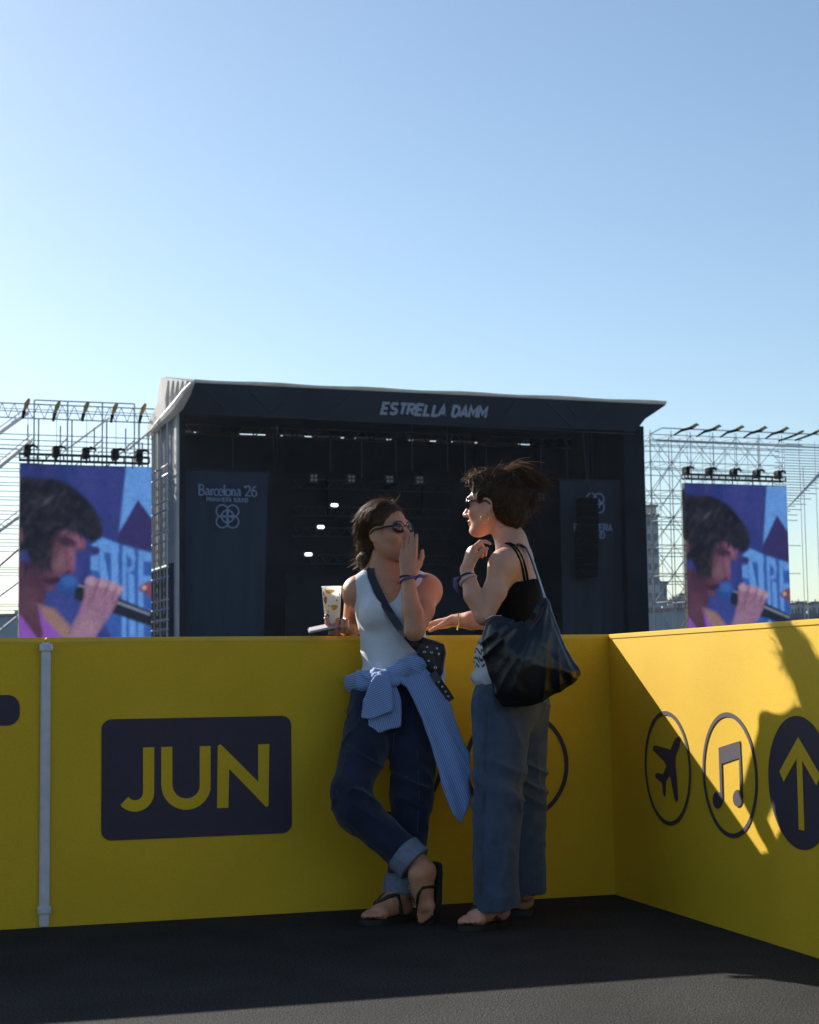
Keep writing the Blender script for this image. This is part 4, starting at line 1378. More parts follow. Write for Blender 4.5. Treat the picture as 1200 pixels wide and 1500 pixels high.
# ------------------------------------------------------------------ far town
M['conc'] = mat('haze_tinted_concrete', (0.34, 0.36, 0.40), .8, .12, .2)  # distance haze mixed into this pale grey-blue colour
M['warm'] = mat('warm_stucco', (0.55, 0.45, 0.38), .8, .1, .2)
M['pane'] = mat('window_dark', (0.10, 0.12, 0.15), .3)
M['roofg'] = mat('grey_roof', (0.16, 0.17, 0.19), .8, .2, .1)
M['bluegrey'] = mat('blue_grey_cladding', (0.28, 0.33, 0.40), .7, .12, .1)
def building(name, label, x0, x1, ytop, Y, dep, m, top=None, win=(0, 0)):
    a, b = W(x0, ytop, Y), W(x1, ytop, Y)
    z = a[2]
    c = (a[0] + b[0]) / 2
    t = thing(name, label, 'building', (c, Y, 0))
    bm = bmesh.new(); add_box(bm, (0, dep / 2, z / 2), (b[0] - a[0], dep, z)); place('wall', bm_mesh('wall', bm), m, t)
    bm = bmesh.new(); add_box(bm, (0, dep / 2, z + .25), (b[0] - a[0] + .6, dep + .6, .5)); rf = place('roof', bm_mesh('roof', bm), top or M['roofg'], t)
    bm = bmesh.new(); add_box(bm, ((b[0] - a[0]) * .2, dep * .4, z + .8), ((b[0] - a[0]) * .14, 1, .8)); place('chimney', bm_mesh('chimney', bm), m, rf)
    nx, nz = win
    for i in range(nx):
        for k in range(nz):
            bm = bmesh.new()
            cx = (b[0] - a[0]) * ((i + .5) / nx - .5)
            zc_ = z * (k + .6) / nz
            add_box(bm, (cx, -.03, zc_), ((b[0] - a[0]) / nx * .5, .12, z / nz * .45))
            place('window', bm_mesh('window', bm), M['pane'], t)
    return t
building('apartment_tower', 'tall thin grey tower block rising behind the scaffold near the stage', 945.5, 964, 757, 320, 14, M['conc'], None, (2, 11))
tt = building('tower_annex', 'pink topped stair head block above the tall grey tower', 945.5, 961.5, 743, 338, 10, M['warm'])
building('office_block', 'low blue grey block at the foot of the tall grey tower', 962, 977, 856, 330, 14, M['bluegrey'], None, (2, 5))
hb = ((978, 987, 882, 'warm'), (986, 997, 877, 'conc'), (996, 1004, 872, 'warm'), (1158, 1168, 886, 'warm'), (1167, 1178, 884, 'conc'), (1177, 1190, 886, 'warm'), (1189, 1204, 884, 'conc'))
hl = ('small tan house nearest the foot of the grey tower', 'small grey house between two tan ones by the lattice scaffold', 'small tan house right against the farther screen edge, scaffold side',
      'small tan house just past the outer edge of the farther screen', 'small grey house with its neighbour against the farther screen', 'tan house, third past the farther screen', 'outermost small grey house past the farther screen')
for (x0, x1, y, mm_), lab in zip(hb, hl):
    building('town_house', lab, x0, x1, y, 420, 10, M[mm_], None, (2, 3))
building('warehouse', 'long low dark shed below the small houses, outer side of the farther screen', 1150, 1230, 904, 260, 20, M['roofg'])
building('warehouse', 'long low blue grey shed behind the scaffold near the stage', 930, 1010, 896, 280, 20, M['bluegrey'])
building('warehouse', 'pale blue low shed behind the barrier, outer side of the nearer screen', -60, 40, 905, 240, 20, M['bluegrey'])

# ------------------------------------------------------------------ sunlit air between here and the stage
M['haze'] = bpy.data.materials.new('summer_haze')
M['haze'].use_nodes = True
nt = M['haze'].node_tree
nt.nodes.remove(nt.nodes['Principled BSDF'])
pv = nt.nodes.new('ShaderNodeVolumePrincipled')
pv.inputs['Color'].default_value = (0.62, 0.76, 1.0, 1)
pv.inputs['Density'].default_value = HAZE
pv.inputs['Anisotropy'].default_value = 0.25
nt.links.new(pv.outputs[0], nt.nodes['Material Output'].inputs['Volume'])
bm = bmesh.new()
add_box(bm, (0, 215, 21.5), (700, 550, 47))
hz = place('haze', bm_mesh('haze', bm), M['haze'])
hz.data.materials[0] = M['haze']
tag(hz, kind='stuff')
# ------------------------------------------------------------------ people: materials
M['skin_w'] = mat('skin', (0.42, 0.24, 0.155), .46, .13, 16, .12, 420, attr=True, sss=.12, spec=.4)
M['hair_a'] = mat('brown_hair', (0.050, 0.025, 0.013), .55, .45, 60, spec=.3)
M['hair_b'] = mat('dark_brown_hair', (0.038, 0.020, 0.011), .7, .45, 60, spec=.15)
M['tank_white'] = mat('white_ribbed_cotton', (0.62, 0.635, 0.69), .8, .04, 20, .25, 300, sheen=.2)
M['tank_black'] = mat('black_ribbed_cotton', (0.006, 0.006, 0.0075), .9, .2, 20, .3, 300, spec=.15)
M['denim_dark'] = mat('dark_denim', (0.013, 0.018, 0.042), .85, .25, 25, .35, 500, attr=True, sheen=.2, spec=.2)
M['denim_mid'] = mat('worn_denim', (0.04, 0.06, 0.11), .85, .22, 25, .35, 500, attr=True, sheen=.2, spec=.2)
M['cuff'] = mat('denim_reverse', (0.16, 0.19, 0.26), .9, .2, 60, .3, 500)
M['sole'] = mat('black_rubber', (0.012, 0.012, 0.012), .6, .2, 60)
M['leather'] = mat('black_patent_leather', (0.006, 0.007, 0.012), .30, .3, 6, .15, 40, spec=.5)
M['leather2'] = mat('black_bag_leather', (0.014, 0.015, 0.022), .4, .3, 10, .2, 120)
M['strand_a'] = mat('rimlit_brown_strand', (0.17, 0.09, 0.045), .5, .3, 40, spec=.4, translucent=.45)  # lighter than the hair mass: rim light put into the colour
M['strand_b'] = mat('rimlit_dark_brown_strand', (0.16, 0.088, 0.05), .5, .3, 40, spec=.4, translucent=.5)  # rim light painted in as a lighter brown than the hair mass
M['thread'] = mat('seam_thread', (0.075, 0.075, 0.085), .8)
M['lens'] = mat('sunglass_lens', (0.012, 0.014, 0.020), .06, spec=.9)
M['frame'] = mat('black_acetate', (0.008, 0.008, 0.009), .2)
M['gold'] = mat('gold', (0.75, 0.50, 0.18), .25, metal=1.0)
M['steel'] = mat('polished_steel', (0.65, 0.66, 0.68), .2, metal=1.0)
M['band_purple'] = mat('purple_wristband', (0.13, 0.09, 0.24), .7, .3, 80)
M['band_dark'] = mat('dark_cord', (0.02, 0.018, 0.03), .7)
M['band_white'] = mat('pale_wristband', (0.5, 0.42, 0.48), .6, .2, 80)
M['greytee'] = mat('grey_jersey', (0.30, 0.30, 0.32), .85, .12, 40, .25, 300, attr=True)

def stripes_mat(dirv, pitch=.0078):
    m = mat('blue_striped_shirting', (0.17, 0.27, 0.56), .8, 0, 1, .2, 300, sheen=.1)
    nt = m.node_tree; N, L = nt.nodes, nt.links
    b = N['Principled BSDF']
    tc = N.new('ShaderNodeTexCoord')
    nz = N.new('ShaderNodeTexNoise'); nz.inputs['Scale'].default_value = 9; L.new(tc.outputs['Object'], nz.inputs['Vector'])
    dt = N.new('ShaderNodeVectorMath'); dt.operation = 'DOT_PRODUCT'; dt.inputs[1].default_value = tuple(unit(dirv) * 2 * math.pi / pitch)
    L.new(tc.outputs['Object'], dt.inputs[0])
    ma = N.new('ShaderNodeMath'); ma.operation = 'MULTIPLY_ADD'; ma.inputs[1].default_value = 9.0
    L.new(nz.outputs['Fac'], ma.inputs[0]); L.new(dt.outputs['Value'], ma.inputs[2])
    si = N.new('ShaderNodeMath'); si.operation = 'SINE'; L.new(ma.outputs[0], si.inputs[0])
    mr = N.new('ShaderNodeMapRange'); mr.inputs['From Min'].default_value = .0; mr.inputs['From Max'].default_value = .7
    L.new(si.outputs[0], mr.inputs['Value'])
    mx = N.new('ShaderNodeMix'); mx.data_type = 'RGBA'
    mx.inputs[6].default_value = (0.14, 0.235, 0.53, 1); mx.inputs[7].default_value = (0.33, 0.43, 0.67, 1)
    L.new(mr.outputs[0], mx.inputs[0]); L.new(mx.outputs[2], b.inputs['Base Color'])
    return m

def skin_col(V, o, R, base, face=True):
    c = np.tile(np.asarray(base), (len(V), 1))
    q = (V - o) @ R.T
    w = np.exp(-((q[:, 0] - .092) / .014) ** 2 - (q[:, 1] / .018) ** 2 - ((q[:, 2] + .067) / .0085) ** 2)
    c += w[:, None] * (np.array([.36, .11, .10]) - base)
    for y in (-1, 1):                                     # brows
        w = np.exp(-((q[:, 1] - y * .032) / .018) ** 2 - ((q[:, 2] - .027) / .005) ** 2) * (q[:, 0] > .05)
        c += .8 * w[:, None] * (np.array([.05, .03, .02]) - c)
        w = np.exp(-((q - np.array([.07, y * .04, -.03])) ** 2).sum(1) / .025 ** 2) * .25
        c += w[:, None] * (np.array([.50, .22, .16]) - c)
    n = fbm(V * 14, 3)
    return np.clip(c * (1 + .06 * n)[:, None], .01, 1)

def solid(name, s, m, parent, smooth=1, disp=None, col=None):
    V, Q = s.mesh(smooth)
    if disp is not None: V = puff(V, Q, disp(V))
    me = np_mesh(name, V, Q, True, col(V) if col else None)
    SURF[name] = (V, Q)
    return wplace(name, me, m, parent)

SURF = {}
class Snap:
    """finds places on finished surfaces"""
    def __init__(self, *names):
        Vs, Qs, o = [], [], 0
        for n in names:
            V, Q = SURF[n] if isinstance(n, str) else n
            Vs.append(V); Qs.append(Q + o); o += len(V)
        self.t = BVHTree.FromPolygons(np.concatenate(Vs).tolist(), np.concatenate(Qs).tolist())
    def seen(self, px, py, off=.003, fallback=6.5):
        d = unit(ray(px, py))
        h = self.t.ray_cast(Vector(CAMP + d * 4), Vector(d))
        if h[0] is None: return W(px, py, fallback), np.array([0, -1.0, .2])
        n = np.array(h[1]); n = n if n @ d < 0 else -n
        return np.array(h[0]) + n * off, n
    def near(self, p, off=.003):
        h = self.t.find_nearest(Vector(p))
        n = np.array(h[1])
        return np.array(h[0]) + n * off, n
    def drop(self, p, dirv, off=.003):
        d = unit(dirv)
        h = self.t.ray_cast(Vector(np.asarray(p) - d * .062), Vector(d))
        if h[0] is None: return np.asarray(p, float)
        return np.array(h[0]) - d * off

def ridge(P): return (1 - np.abs(vnoise(P))) ** 3
def soft(P): return (1 - np.abs(vnoise(P))) ** 1.6

def band(name, parent, m, c, ax, r, h, n=20, squash=1.0, flat=False):
    """bracelet: ring about axis ax"""
    ax = unit(ax); a = unit(np.cross(ax, [.3, 1, .2])); b = np.cross(ax, a)
    bm = bmesh.new()
    add_tube(bm, [np.asarray(c) + r * (a * math.cos(t) + b * squash * math.sin(t)) for t in np.linspace(0, 2 * math.pi, n + 1)[:-1]], h, 6, True)
    return wplace(name, bm_mesh(name, bm, True), m, parent)

def sunglasses(o, R, parent, wide=.026, tall=.019):
    P = lambda x, y, z: o + R[0] * x + R[1] * y + R[2] * z
    bm = bmesh.new()
    for y in (-1, 1):
        add_tube(bm, [P(.094 - .35 * max(0, abs(.034 * y + wide * math.cos(t)) - .03), y * .034 + wide * math.cos(t), .004 + tall * math.sin(t) * (1.15 if math.sin(t) > 0 else .9)) for t in np.linspace(0, 2 * math.pi, 21)[:-1]], .0028, 5, True)
        add_tube(bm, [P(.086, y * .061, .011), P(.06, y * .073, .012), P(.0, y * .081, .010), P(-.02, y * .080, -.006)], [.0042, .0036, .003, .003], 5)
    add_tube(bm, [P(.096, -.010, .010), P(.100, 0, .012), P(.096, .010, .010)], .0028, 5)
    g = wplace('sunglasses', bm_mesh('sunglasses', bm, True), M['frame'], parent)
    for y in (-1, 1):
        bm = bmesh.new()
        cv = bm.verts.new(P(.097, y * .033, .004))
        ring_ = [bm.verts.new(P(.0935 - .35 * max(0, abs(.034 * y + wide * .98 * math.cos(t)) - .03), y * .034 + wide * .98 * math.cos(t), .004 + tall * .98 * math.sin(t) * (1.15 if math.sin(t) > 0 else .9))) for t in np.linspace(0, 2 * math.pi, 21)[:-1]]
        back = [bm.verts.new(v.co - Vector(R[0] * .003)) for v in ring_]
        for i in range(20):
            bm.faces.new((cv, ring_[i], ring_[(i + 1) % 20]))
            bm.faces.new((ring_[i], back[i], back[(i + 1) % 20], ring_[(i + 1) % 20]))
        bm.faces.new(back[::-1])
        wplace('lens', bm_mesh('lens', bm, True), M['lens'], g)
    return g

def flip_flop(P, d, b, u, parent, name='flip_flop', L=.225, beads=False, snap=None):
    k = L / .225
    out = [(-.012, 0), (-.006, -.024), (.03, -.034), (.08, -.034), (.13, -.042), (.18, -.042), (.22, -.026), (.236, .0), (.236, .022), (.215, .040), (.17, .046), (.12, .040), (.07, .034), (.03, .034), (-.006, .024)]
    o = P(0, 0, 0)
    bm = bmesh.new()
    add_prism(bm, [(x * k, y) for x, y in out], o - u * .022, d, b, u, .021)
    bmesh.ops.bevel(bm, geom=[e for e in bm.edges], offset=.004, segments=2, affect='EDGES')
    s = wplace(name, bm_mesh(name, bm), M['sole'], parent)
    bm = bmesh.new()
    for y in (-1, 1):
        top = [snap.drop(P(.172 - .095 * f, .0165 * (1 - f) + .040 * y * f ** .8, .03), -u, .003) for f in np.linspace(0, .86, 7)]
        pts = [P(.175, .0165, .004)] + top + [P(.078, .042 * y, .008), P(.072, .038 * y, -.006)]
        add_tube(bm, pts, [.004, .005] + [.0075, .0085, .0090, .0092, .0090, .0085, .008, .006], 6, flat=(1, .5))
    st_ = wplace('strap', bm_mesh('strap', bm, True), M['sole'], s)
    if beads:
        bm = bmesh.new()
        for y in (-1, 1):
            for f in np.linspace(.08, .84, 8):
                p = snap.drop(P(.172 - .095 * f, .0165 * (1 - f) + .040 * y * f ** .8, .03), -u, .008)
                add_box(bm, p, (.006, .006, .004), np.stack([d, b, u]))
        wplace('studs', bm_mesh('studs', bm), M['steel'], s)['kind'] = 'stuff'
    return s

def hair_paths(o, R, c, r, starts, end, n=14, lift=.003, jit=.004, wave=.003, cnt=3):
    """strands combed over the ellipsoid (c, r in head axes) from the start directions towards end"""
    out = []
    c = np.asarray(c); r = np.asarray(r)
    for s0 in starts:
        for _ in range(cnt):
            a = unit(np.asarray(s0) + rng.normal(size=3) * .06)
            e = unit(np.asarray(end) + rng.normal(size=3) * .12)
            t0 = rng.uniform(0, .45); ph = rng.uniform(0, 6.3); lf = lift + abs(rng.normal()) * jit
            wv = rng.normal(size=3) * wave
            pts = []
            for t in np.linspace(t0, 1, n):
                d = unit((1 - t) * a + t * e)
                q = c + d * (r + lf * (.4 + .6 * math.sin(math.pi * min(1, t + .15)))) + wv * math.sin(t * 5 + ph)
                pts.append(o + q @ R)
            out.append(pts)
    return out

def hair_tuft(o, base, dirs, n, length, curl, spread, droop=.0):
    """loose strands from a point (world space)"""
    out = []
    for _ in range(n):
        d = unit(np.asarray(dirs[rng.integers(len(dirs))]) + rng.normal(size=3) * spread)
        L = length * rng.uniform(.5, 1.15); b = base + rng.normal(size=3) * .012
        ax = unit(rng.normal(size=3)); k = rng.normal() * curl
        p = b.copy(); pts = [p.copy()]
        for i in range(12):
            d = unit(d + np.cross(ax, d) * k / 12 + np.array([0, 0, -1]) * droop / 12 + rng.normal(size=3) * .05)
            p = p + d * L / 12
            pts.append(p.copy())
        out.append(pts)
    return out

def hair_skin_strands(target, n, length, lift, droop, wave=.5, zmin=-9):
    """strands lying on the finished hair mass, combed towards target"""
    V, Q = SURF['hair']
    N_ = normals(V, Q)
    out = []
    for i in rng.choice(len(V), n):
        p, nn = V[i], N_[i]
        if p[2] < zmin: continue
        d = target - p; d = d - nn * (d @ nn); d = unit(d + rng.normal(size=3) * .02)
        d = unit(d + nn * lift * (.3 + abs(rng.normal())) + rng.normal(size=3) * .12)
        L = length * rng.uniform(.5, 1.3); ax = unit(rng.normal(size=3)); k = rng.normal() * wave
        q = p - nn * .001; pts = [q.copy()]
        for s_ in range(9):
            q = q + d * L / 9; d = unit(d + np.cross(ax, d) * k / 9 - nn * lift * .25 + np.array([0, 0, -droop / 9]))
            pts.append(q.copy())
        out.append(pts)
    return out

def clear_face(lst, o, R):
    """drops strands that would lie over an ear or the face"""
    out = []
    for pts in lst:
        q = (np.asarray(pts) - o) @ R.T
        ear = (np.abs(q - np.array([-.004, 0, -.010]))[:, [0, 2]] < np.array([.026, .036])).all(1) & (np.abs(q[:, 1]) > .05)
        face = (q[:, 0] > .045) & (q[:, 2] < .060) & (np.abs(q[:, 1]) < .10)
        if ear.sum() + face.sum() == 0: out.append(pts)
    return out

# ================================================================== woman leaning on the barrier
YL = 6.70
def A(px, py, dy=0.0): return W(px, py, YL + dy)
perL = thing('person', 'woman in white tank top leaning on the barrier, hand over mouth, dark jeans', 'person', (float(A(575, 1300)[0]), 6.55, 0))
fL = unit([.80, -.60, .12])
RL = basis(fL, np.array([-.10, .05, 1.0]))
oL = A(566, 781, -.02)
skinL = np.array([.52, .245, .145])

def straps_L(s, g):
    for x, x2 in ((528, 552), (622, 584)):
        s.cone(A(x, 862, .01), A(x2, 836, .005), .034 + g, .040 + g, .04)

def torso_L(s, g):
    s.ell(A(574, 893, .0), (.137 + g, .098 + g, .150 + g), None, .03)
    s.ell(A(577, 950, .0), (.118 + g, .092 + g, .130 + g), None, .05)
    s.ell(A(577, 1010, -.0), (.155 + g, .115 + g, .115 + g), None, .05)
    s.cone(A(530, 864, .01), A(620, 860, .0), .046 + g, .046 + g, .05)
    for x in (552, 598):
        s.ell(A(x, 898, -.078), (.056 + g, .052 + g, .058 + g), None, .03)
s = Sdf(.004)
torso_L(s, 0)
s.cone(A(566, 860, .0), A(563, 812, -.008), .056, .050, .04)
for x, x2 in ((528, 552), (622, 584)):
    s.cone(A(x, 862, .01), A(x2, 836, .005), .034, .040, .04)
head(s, oL, RL)
# her far-side arm: elbow bent over the top of the barrier
sh, el, wr = A(524, 868, .02), A(516, 917, .22), A(503, 918, .10)
s.ell(A(521, 868, .02), (.050, .055, .058), None, .03)
s.cone(sh, el, .049, .040, .03)
s.cone(el, A(508, 919, .15), .040, .034, .012); s.cone(A(508, 919, .15), wr, .033, .026, .012)
s.cone(wr, A(503, 917, .065), .026, .024, .015); s.ell(A(500, 917, .055), (.030, .028, .024), None, .012)
for fx in (509, 501.8, 494.6):
    s.cone(A(fx - 1, 915, .05), A(fx, 908.5, .02), .0095, .0085, .006)
    s.cone(A(fx, 908.5, .02), A(fx - 1, 918, -.008), .0080, .0076, .002)
    s.cone(A(fx - 1, 918, -.008), A(fx - 2, 926, .010), .0076, .0066, .002)
s.chain([A(500, 919, .05), A(487, 921, .03), A(480, 913, .012), A(478, 902, .012)], [.013, .0105, .0095, .0078], .006)
s.chain([A(502, 921, .06), A(492, 927, .035), A(484, 927, .03)], [.012, .0095, .0075], .006)
# near-side arm: forearm folded up, hand over the mouth
sh, el, wr = A(625, 865, .0), A(607, 924, -.19), A(597, 846, -.155)
s.ell(A(627, 866, .0), (.055, .058, .060), None, .03)
s.cone(sh, A(618, 893, -.09), .050, .049, .03); s.cone(A(618, 893, -.09), el, .049, .038, .012)
s.cone(el, A(604, 895, -.18), .037, .038, .015); s.cone(A(604, 895, -.18), wr, .038, .0255, .012)
hand(s, wr, A(600, 788, -.125) - wr, unit([.25, .95, .05]), np.array([1.0, -.2, .0]), .176, (.05, .07, .09, .11), -.006,
     (unit([.55, .1, .8]), unit([.1, .25, .95])))
# legs and feet (mostly inside the jeans)
kn1, an1 = A(512, 1172, -.22), A(610, 1262, -.32)
s.cone(A(548, 1025, -.01), kn1, .08, .055, .03); s.cone(kn1, an1, .052, .036, .012)
kn2, an2 = A(603, 1170, -.12), A(588, 1305, -.22)
s.cone(A(605, 1025, -.0), kn2, .08, .055, .03); s.cone(kn2, an2, .052, .036, .012)
heel2, toe2 = G(600, 1338, .022), G(539, 1347, .022)
s.cone(an2, heel2 + np.array([-.03, 0, .06]), .036, .034, .012)
F2 = foot(s, heel2, toe2, UZ, np.array([0, 1.0, 0]), .22)
toe1 = W(628, 1347, 6.37); toe1[2] = .022
heel1 = W(637, 1266, 6.38)
u1f = unit([-.72, -.66, .12])
d1f = unit(toe1 - heel1); u1f = unit(u1f - d1f * np.dot(u1f, d1f)); b1f = unit(np.cross(u1f, d1f))
s.cone(an1, heel1 + u1f * .05 + d1f * .03, .036, .036, .02)
F1 = foot(s, heel1 + u1f * .004, toe1 + u1f * .004, u1f, -b1f, .215)
solid('body', s, M['skin_w'], perL, 1, None, lambda V: skin_col(V, oL, RL, skinL))
snB = Snap('body')

s = Sdf(.004)
torso_L(s, .007); straps_L(s, .005)
s.ell(A(566, 846, -.10), (.058, .17, .098), None, .01, 's')
s.ell(A(567, 832, .05), (.055, .2, .055), None, .01, 's')
s.ell(A(502, 872, .0), (.050, .3, .078), None, .01, 's')
s.ell(A(645, 868, .0), (.050, .3, .085), None, .01, 's')
s.plane(A(577, 984, 0), (0, 0, -1), .004)
solid('tank_top', s, M['tank_white'], perL, 1, lambda V: -.001 + .004 * fbm(V * np.array([22, 22, 9]), 2) + .008 * ridge(V * np.array([9, 9, 16]) + 3) * np.exp(-((V[:, 2] - 1.0) / .07) ** 2))

def fadeL(V):
    n = fbm(V * 9, 3)
    base = np.array([.0125, .0175, .042])
    return np.clip(base * (1 + .35 * n)[:, None], .003, 1)
def denim_fold(V):
    z = V[:, 2]
    kz = np.exp(-((z - .50) / .10) ** 2) + .25 * np.exp(-((z - .26) / .08) ** 2) + .35 * np.exp(-((z - .8) / .07) ** 2)
    return .008 * fbm(V * np.array([7, 7, 4]), 2) + .018 * kz * (ridge(V * np.array([6, 6, 15]) + np.outer(V[:, 0], [0, 0, 9])) - .3) + .007 * (ridge(V * np.array([13, 13, 4]) + np.outer(V[:, 2], [2, 2, 0])) - .3)
s = Sdf(.004)
s.ell(A(578, 1018, -.005), (.166, .128, .120), None, .03)
s.ell(A(578, 1045, .01), (.150, .12, .10), None, .04)
hip1 = A(547, 1050, -.03)
s.cone(hip1, A(515, 1160, -.23), .094, .077, .05); s.cone(A(515, 1160, -.23), A(522, 1186, -.26), .077, .074, .03)
s.cone(A(522, 1186, -.26), A(603, 1262, -.32), .074, .062, .03)
hip2 = A(604, 1050, -.01)
s.cone(hip2, A(604, 1170, -.12), .094, .074, .05); s.cone(A(604, 1170, -.12), A(590, 1300, -.20), .073, .062, .02)
s.plane(A(577, 990, 0), (0, 0, 1), .004)
e1 = unit(A(603, 1262, -.32) - A(524, 1186, -.235))
s.plane(A(606, 1264, -.322), e1, .004)
s.plane(A(590, 1304, -.203), unit(A(590, 1300, -.20) - A(604, 1170, -.12)), .004)
solid('jeans', s, M['denim_dark'], perL, 1, denim_fold, fadeL)
snJ = Snap('jeans')
jl = perL.children[-1]
for pl in (((530, 1040), (527, 1052), (521, 1064), (512, 1074)), ((578, 1072), (577, 1082), (576, 1094), (574, 1106)), ((512, 1090), (505, 1112), (499, 1136), (494, 1160), (497, 1186), (513, 1209), (533, 1229), (552, 1247)),
           ((611, 1100), (613, 1130), (614, 1160), (613, 1190), (611, 1220))):
    bm = bmesh.new()
    add_tube(bm, [snJ.seen(x, y, .0006, YL - .2)[0] for x, y in pl], .0012, 4)
    wplace('stitching', bm_mesh('stitching', bm, True), M['thread'], jl)
s = Sdf(.004)
ca_ = A(606, 1264, -.322)
s.cone(ca_ - e1 * .052, ca_ + e1 * .03, .074, .073, .01); s.plane(ca_ + e1 * .008, e1, .003); s.plane(ca_ - e1 * .060, -e1, .003)
solid('cuff', s, M['cuff'], perL, 1, lambda V: .003 * fbm(V * 25, 2))
s = Sdf(.004)
e2 = unit(A(590, 1300, -.20) - A(604, 1170, -.12)); cb_ = A(590, 1304, -.203)
s.cone(cb_ - e2 * .06, cb_ + e2 * .03, .074, .073, .01); s.plane(cb_ + e2 * .022, e2, .003); s.plane(cb_ - e2 * .052, -e2, .003)
solid('cuff', s, M['cuff'], perL, 1, lambda V: .003 * fbm(V * 25, 2))
flip_flop(lambda x, y, z: F2(x, y, z), unit(toe2 - heel2), unit(np.cross(UZ, unit(toe2 - heel2))) * (1 if np.cross(UZ, unit(toe2 - heel2))[1] > 0 else -1), UZ, perL, beads=True, snap=snB)
flip_flop(lambda x, y, z: F1(x, y, z), d1f, -b1f, u1f, perL, L=.215, beads=True, snap=snB)

snT = Snap('body', 'tank_top')
# hair
cH, rH = np.array([-.018, 0, .036]), np.array([.106, .084, .094])
Pl = lambda x, y, z: oL + RL[0] * x + RL[1] * y + RL[2] * z
s = Sdf(.004)
s.ell(Pl(*cH), rH, RL, .02)
s.ell(Pl(-.060, .012, .0), (.062, .074, .075), RL, .03)
s.cone(Pl(-.085, 0, -.03), Pl(-.092, .0, -.075), .042, .024, .03)
s.ell(Pl(.094, 0, -.016), (.070, .100, .094), RL, .02, 's')
s.ell(Pl(.006, .086, -.036), (.042, .034, .066), RL, .010, 's')
s.ell(Pl(.015, -.080, -.045), (.040, .05, .070), RL, .015, 's')
bunL = A(535, 820, .02)
s.ell(bunL, (.033, .034, .031), None, .008)
hl_ = solid('hair', s, M['hair_a'], perL, 1, lambda V: .004 * ridge(V * np.array([30, 30, 12])) + .003 * fbm(V * 30, 2))
bd = (bunL - oL) @ RL.T
ed = unit(np.array([bd[0], bd[1], bd[2]]) - cH)
starts = [unit([math.cos(a) * .58, math.sin(a) * .9, .66 + .18 * math.cos(a)]) for a in np.linspace(-1.5, 1.5, 70)] + [unit([.1 - .5 * rng.random(), (1 if i % 2 else -1) * .9, .1 + .4 * rng.random()]) for i in range(40)] + [unit([rng.normal() * .3, rng.normal() * .5, 1]) for i in range(40)]
st_l = hair_paths(oL, RL, cH, rH, starts, ed, cnt=7)
for _ in range(160):                                    # coils of the small bun
    a0_ = rng.uniform(0, 6.28); n_ = unit(rng.normal(size=3) + np.array([0, -1.2, 0])); x_ = unit(np.cross(n_, [.2, .4, 1])); y_ = np.cross(n_, x_)
    r_ = rng.uniform(.018, .034); st_l.append([bunL + r_ * (x_ * math.cos(a0_ + t) + y_ * math.sin(a0_ + t)) + n_ * rng.uniform(-.015, .02) for t in np.linspace(0, rng.uniform(2, 4.5), 12)])
st_l += hair_skin_strands(bunL, 2800, .045, .045, .0, .25)
st_l += hair_tuft(oL, Pl(.05, -.02, .112), [RL[2] * .5 + RL[0] * .6, RL[1] * -.8 + RL[2] * .5], 16, .05, 3.0, .5)
st_l += hair_tuft(oL, Pl(-.03, .05, .11), [RL[2] - RL[0] * .8, RL[2] * .4 - RL[0]], 40, .05, 1.5, .4)
st_l += hair_tuft(oL, bunL, [[-1, 0, -.3], [-.6, -.2, -1], [0, -.3, -1]], 22, .04, 2.5, .5)
st_l = clear_face(st_l, oL, RL)
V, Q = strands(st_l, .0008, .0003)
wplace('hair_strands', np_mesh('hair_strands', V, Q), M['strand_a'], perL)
sunglasses(oL, RL, perL, .030, .022)
band('earring', perL, M['gold'], Pl(.002, .078, -.056), np.array([.3, -.9, .1]), .008, .0014)
# necklace and bracelets
bm = bmesh.new()
add_tube(bm, [snB.seen(x, y, .002, YL - .06)[0] for x, y in ((547, 842), (549, 852), (554, 862), (561, 869), (568, 871), (576, 868), (582, 860), (585, 850))], .0014, 5)
wplace('necklace', bm_mesh('necklace', bm, True), M['gold'], perL)
wd_ = unit(A(597, 846, -.155) - A(604, 895, -.18))
band('bracelet', perL, M['band_dark'], A(597, 846, -.155), wd_ + np.array([.18, 0, 0]), .0285, .0035)
band('wristband', perL, M['band_purple'], A(597.5, 850, -.157), wd_ + np.array([-.12, .1, 0]), .0305, .0055)
bm = bmesh.new(); add_tube(bm, [A(609, 846, -.165), A(615, 843, -.17), A(622, 845, -.165), A(627, 843, -.16)], [.006, .008, .006, .003], 6, flat=(1, .4)); wplace('wristband_tail', bm_mesh('wristband_tail', bm, True), M['band_purple'], perL)
band('ring', perL, M['steel'], A(478.5, 905, .012), A(478, 902, .012) - A(480, 913, .012), .0098, .0022)

# striped shirt tied round her hips
def xz(*pts): return [(float(A(x, y)[0]), float(A(x, y)[2])) for x, y in pts]
def stripe_col(scale, dirv):
    dv = unit(dirv)
    def f(V):
        a = (V @ dv) * scale + .25 * fbm(V * 12, 2)
        return np.stack([a, a * 0, a * 0], 1)
    return f
def shirt_fold(V): return .006 * (ridge(V * np.array([16, 10, 5]) + np.outer(V[:, 2], [9, 0, 0])) - .3) + .003 * fbm(V * 14, 2)
s = Sdf(.0035)
for pts, r in (([(514, 996, .02), (530, 992, -.075), (552, 990, -.125), (572, 990, -.140), (592, 980, -.142), (615, 972, -.125), (632, 974, -.06), (637, 985, .03)], (.022, .026, .026, .026, .034, .042, .042, .040)),
              ([(514, 1006, .02), (532, 1004, -.085), (556, 998, -.135)], (.022, .024, .020)),
              ([(612, 990, -.13), (630, 1000, -.07), (636, 1005, .02)], (.035, .040, .040))):
    s.chain([A(*p) for p in pts], r, .02)
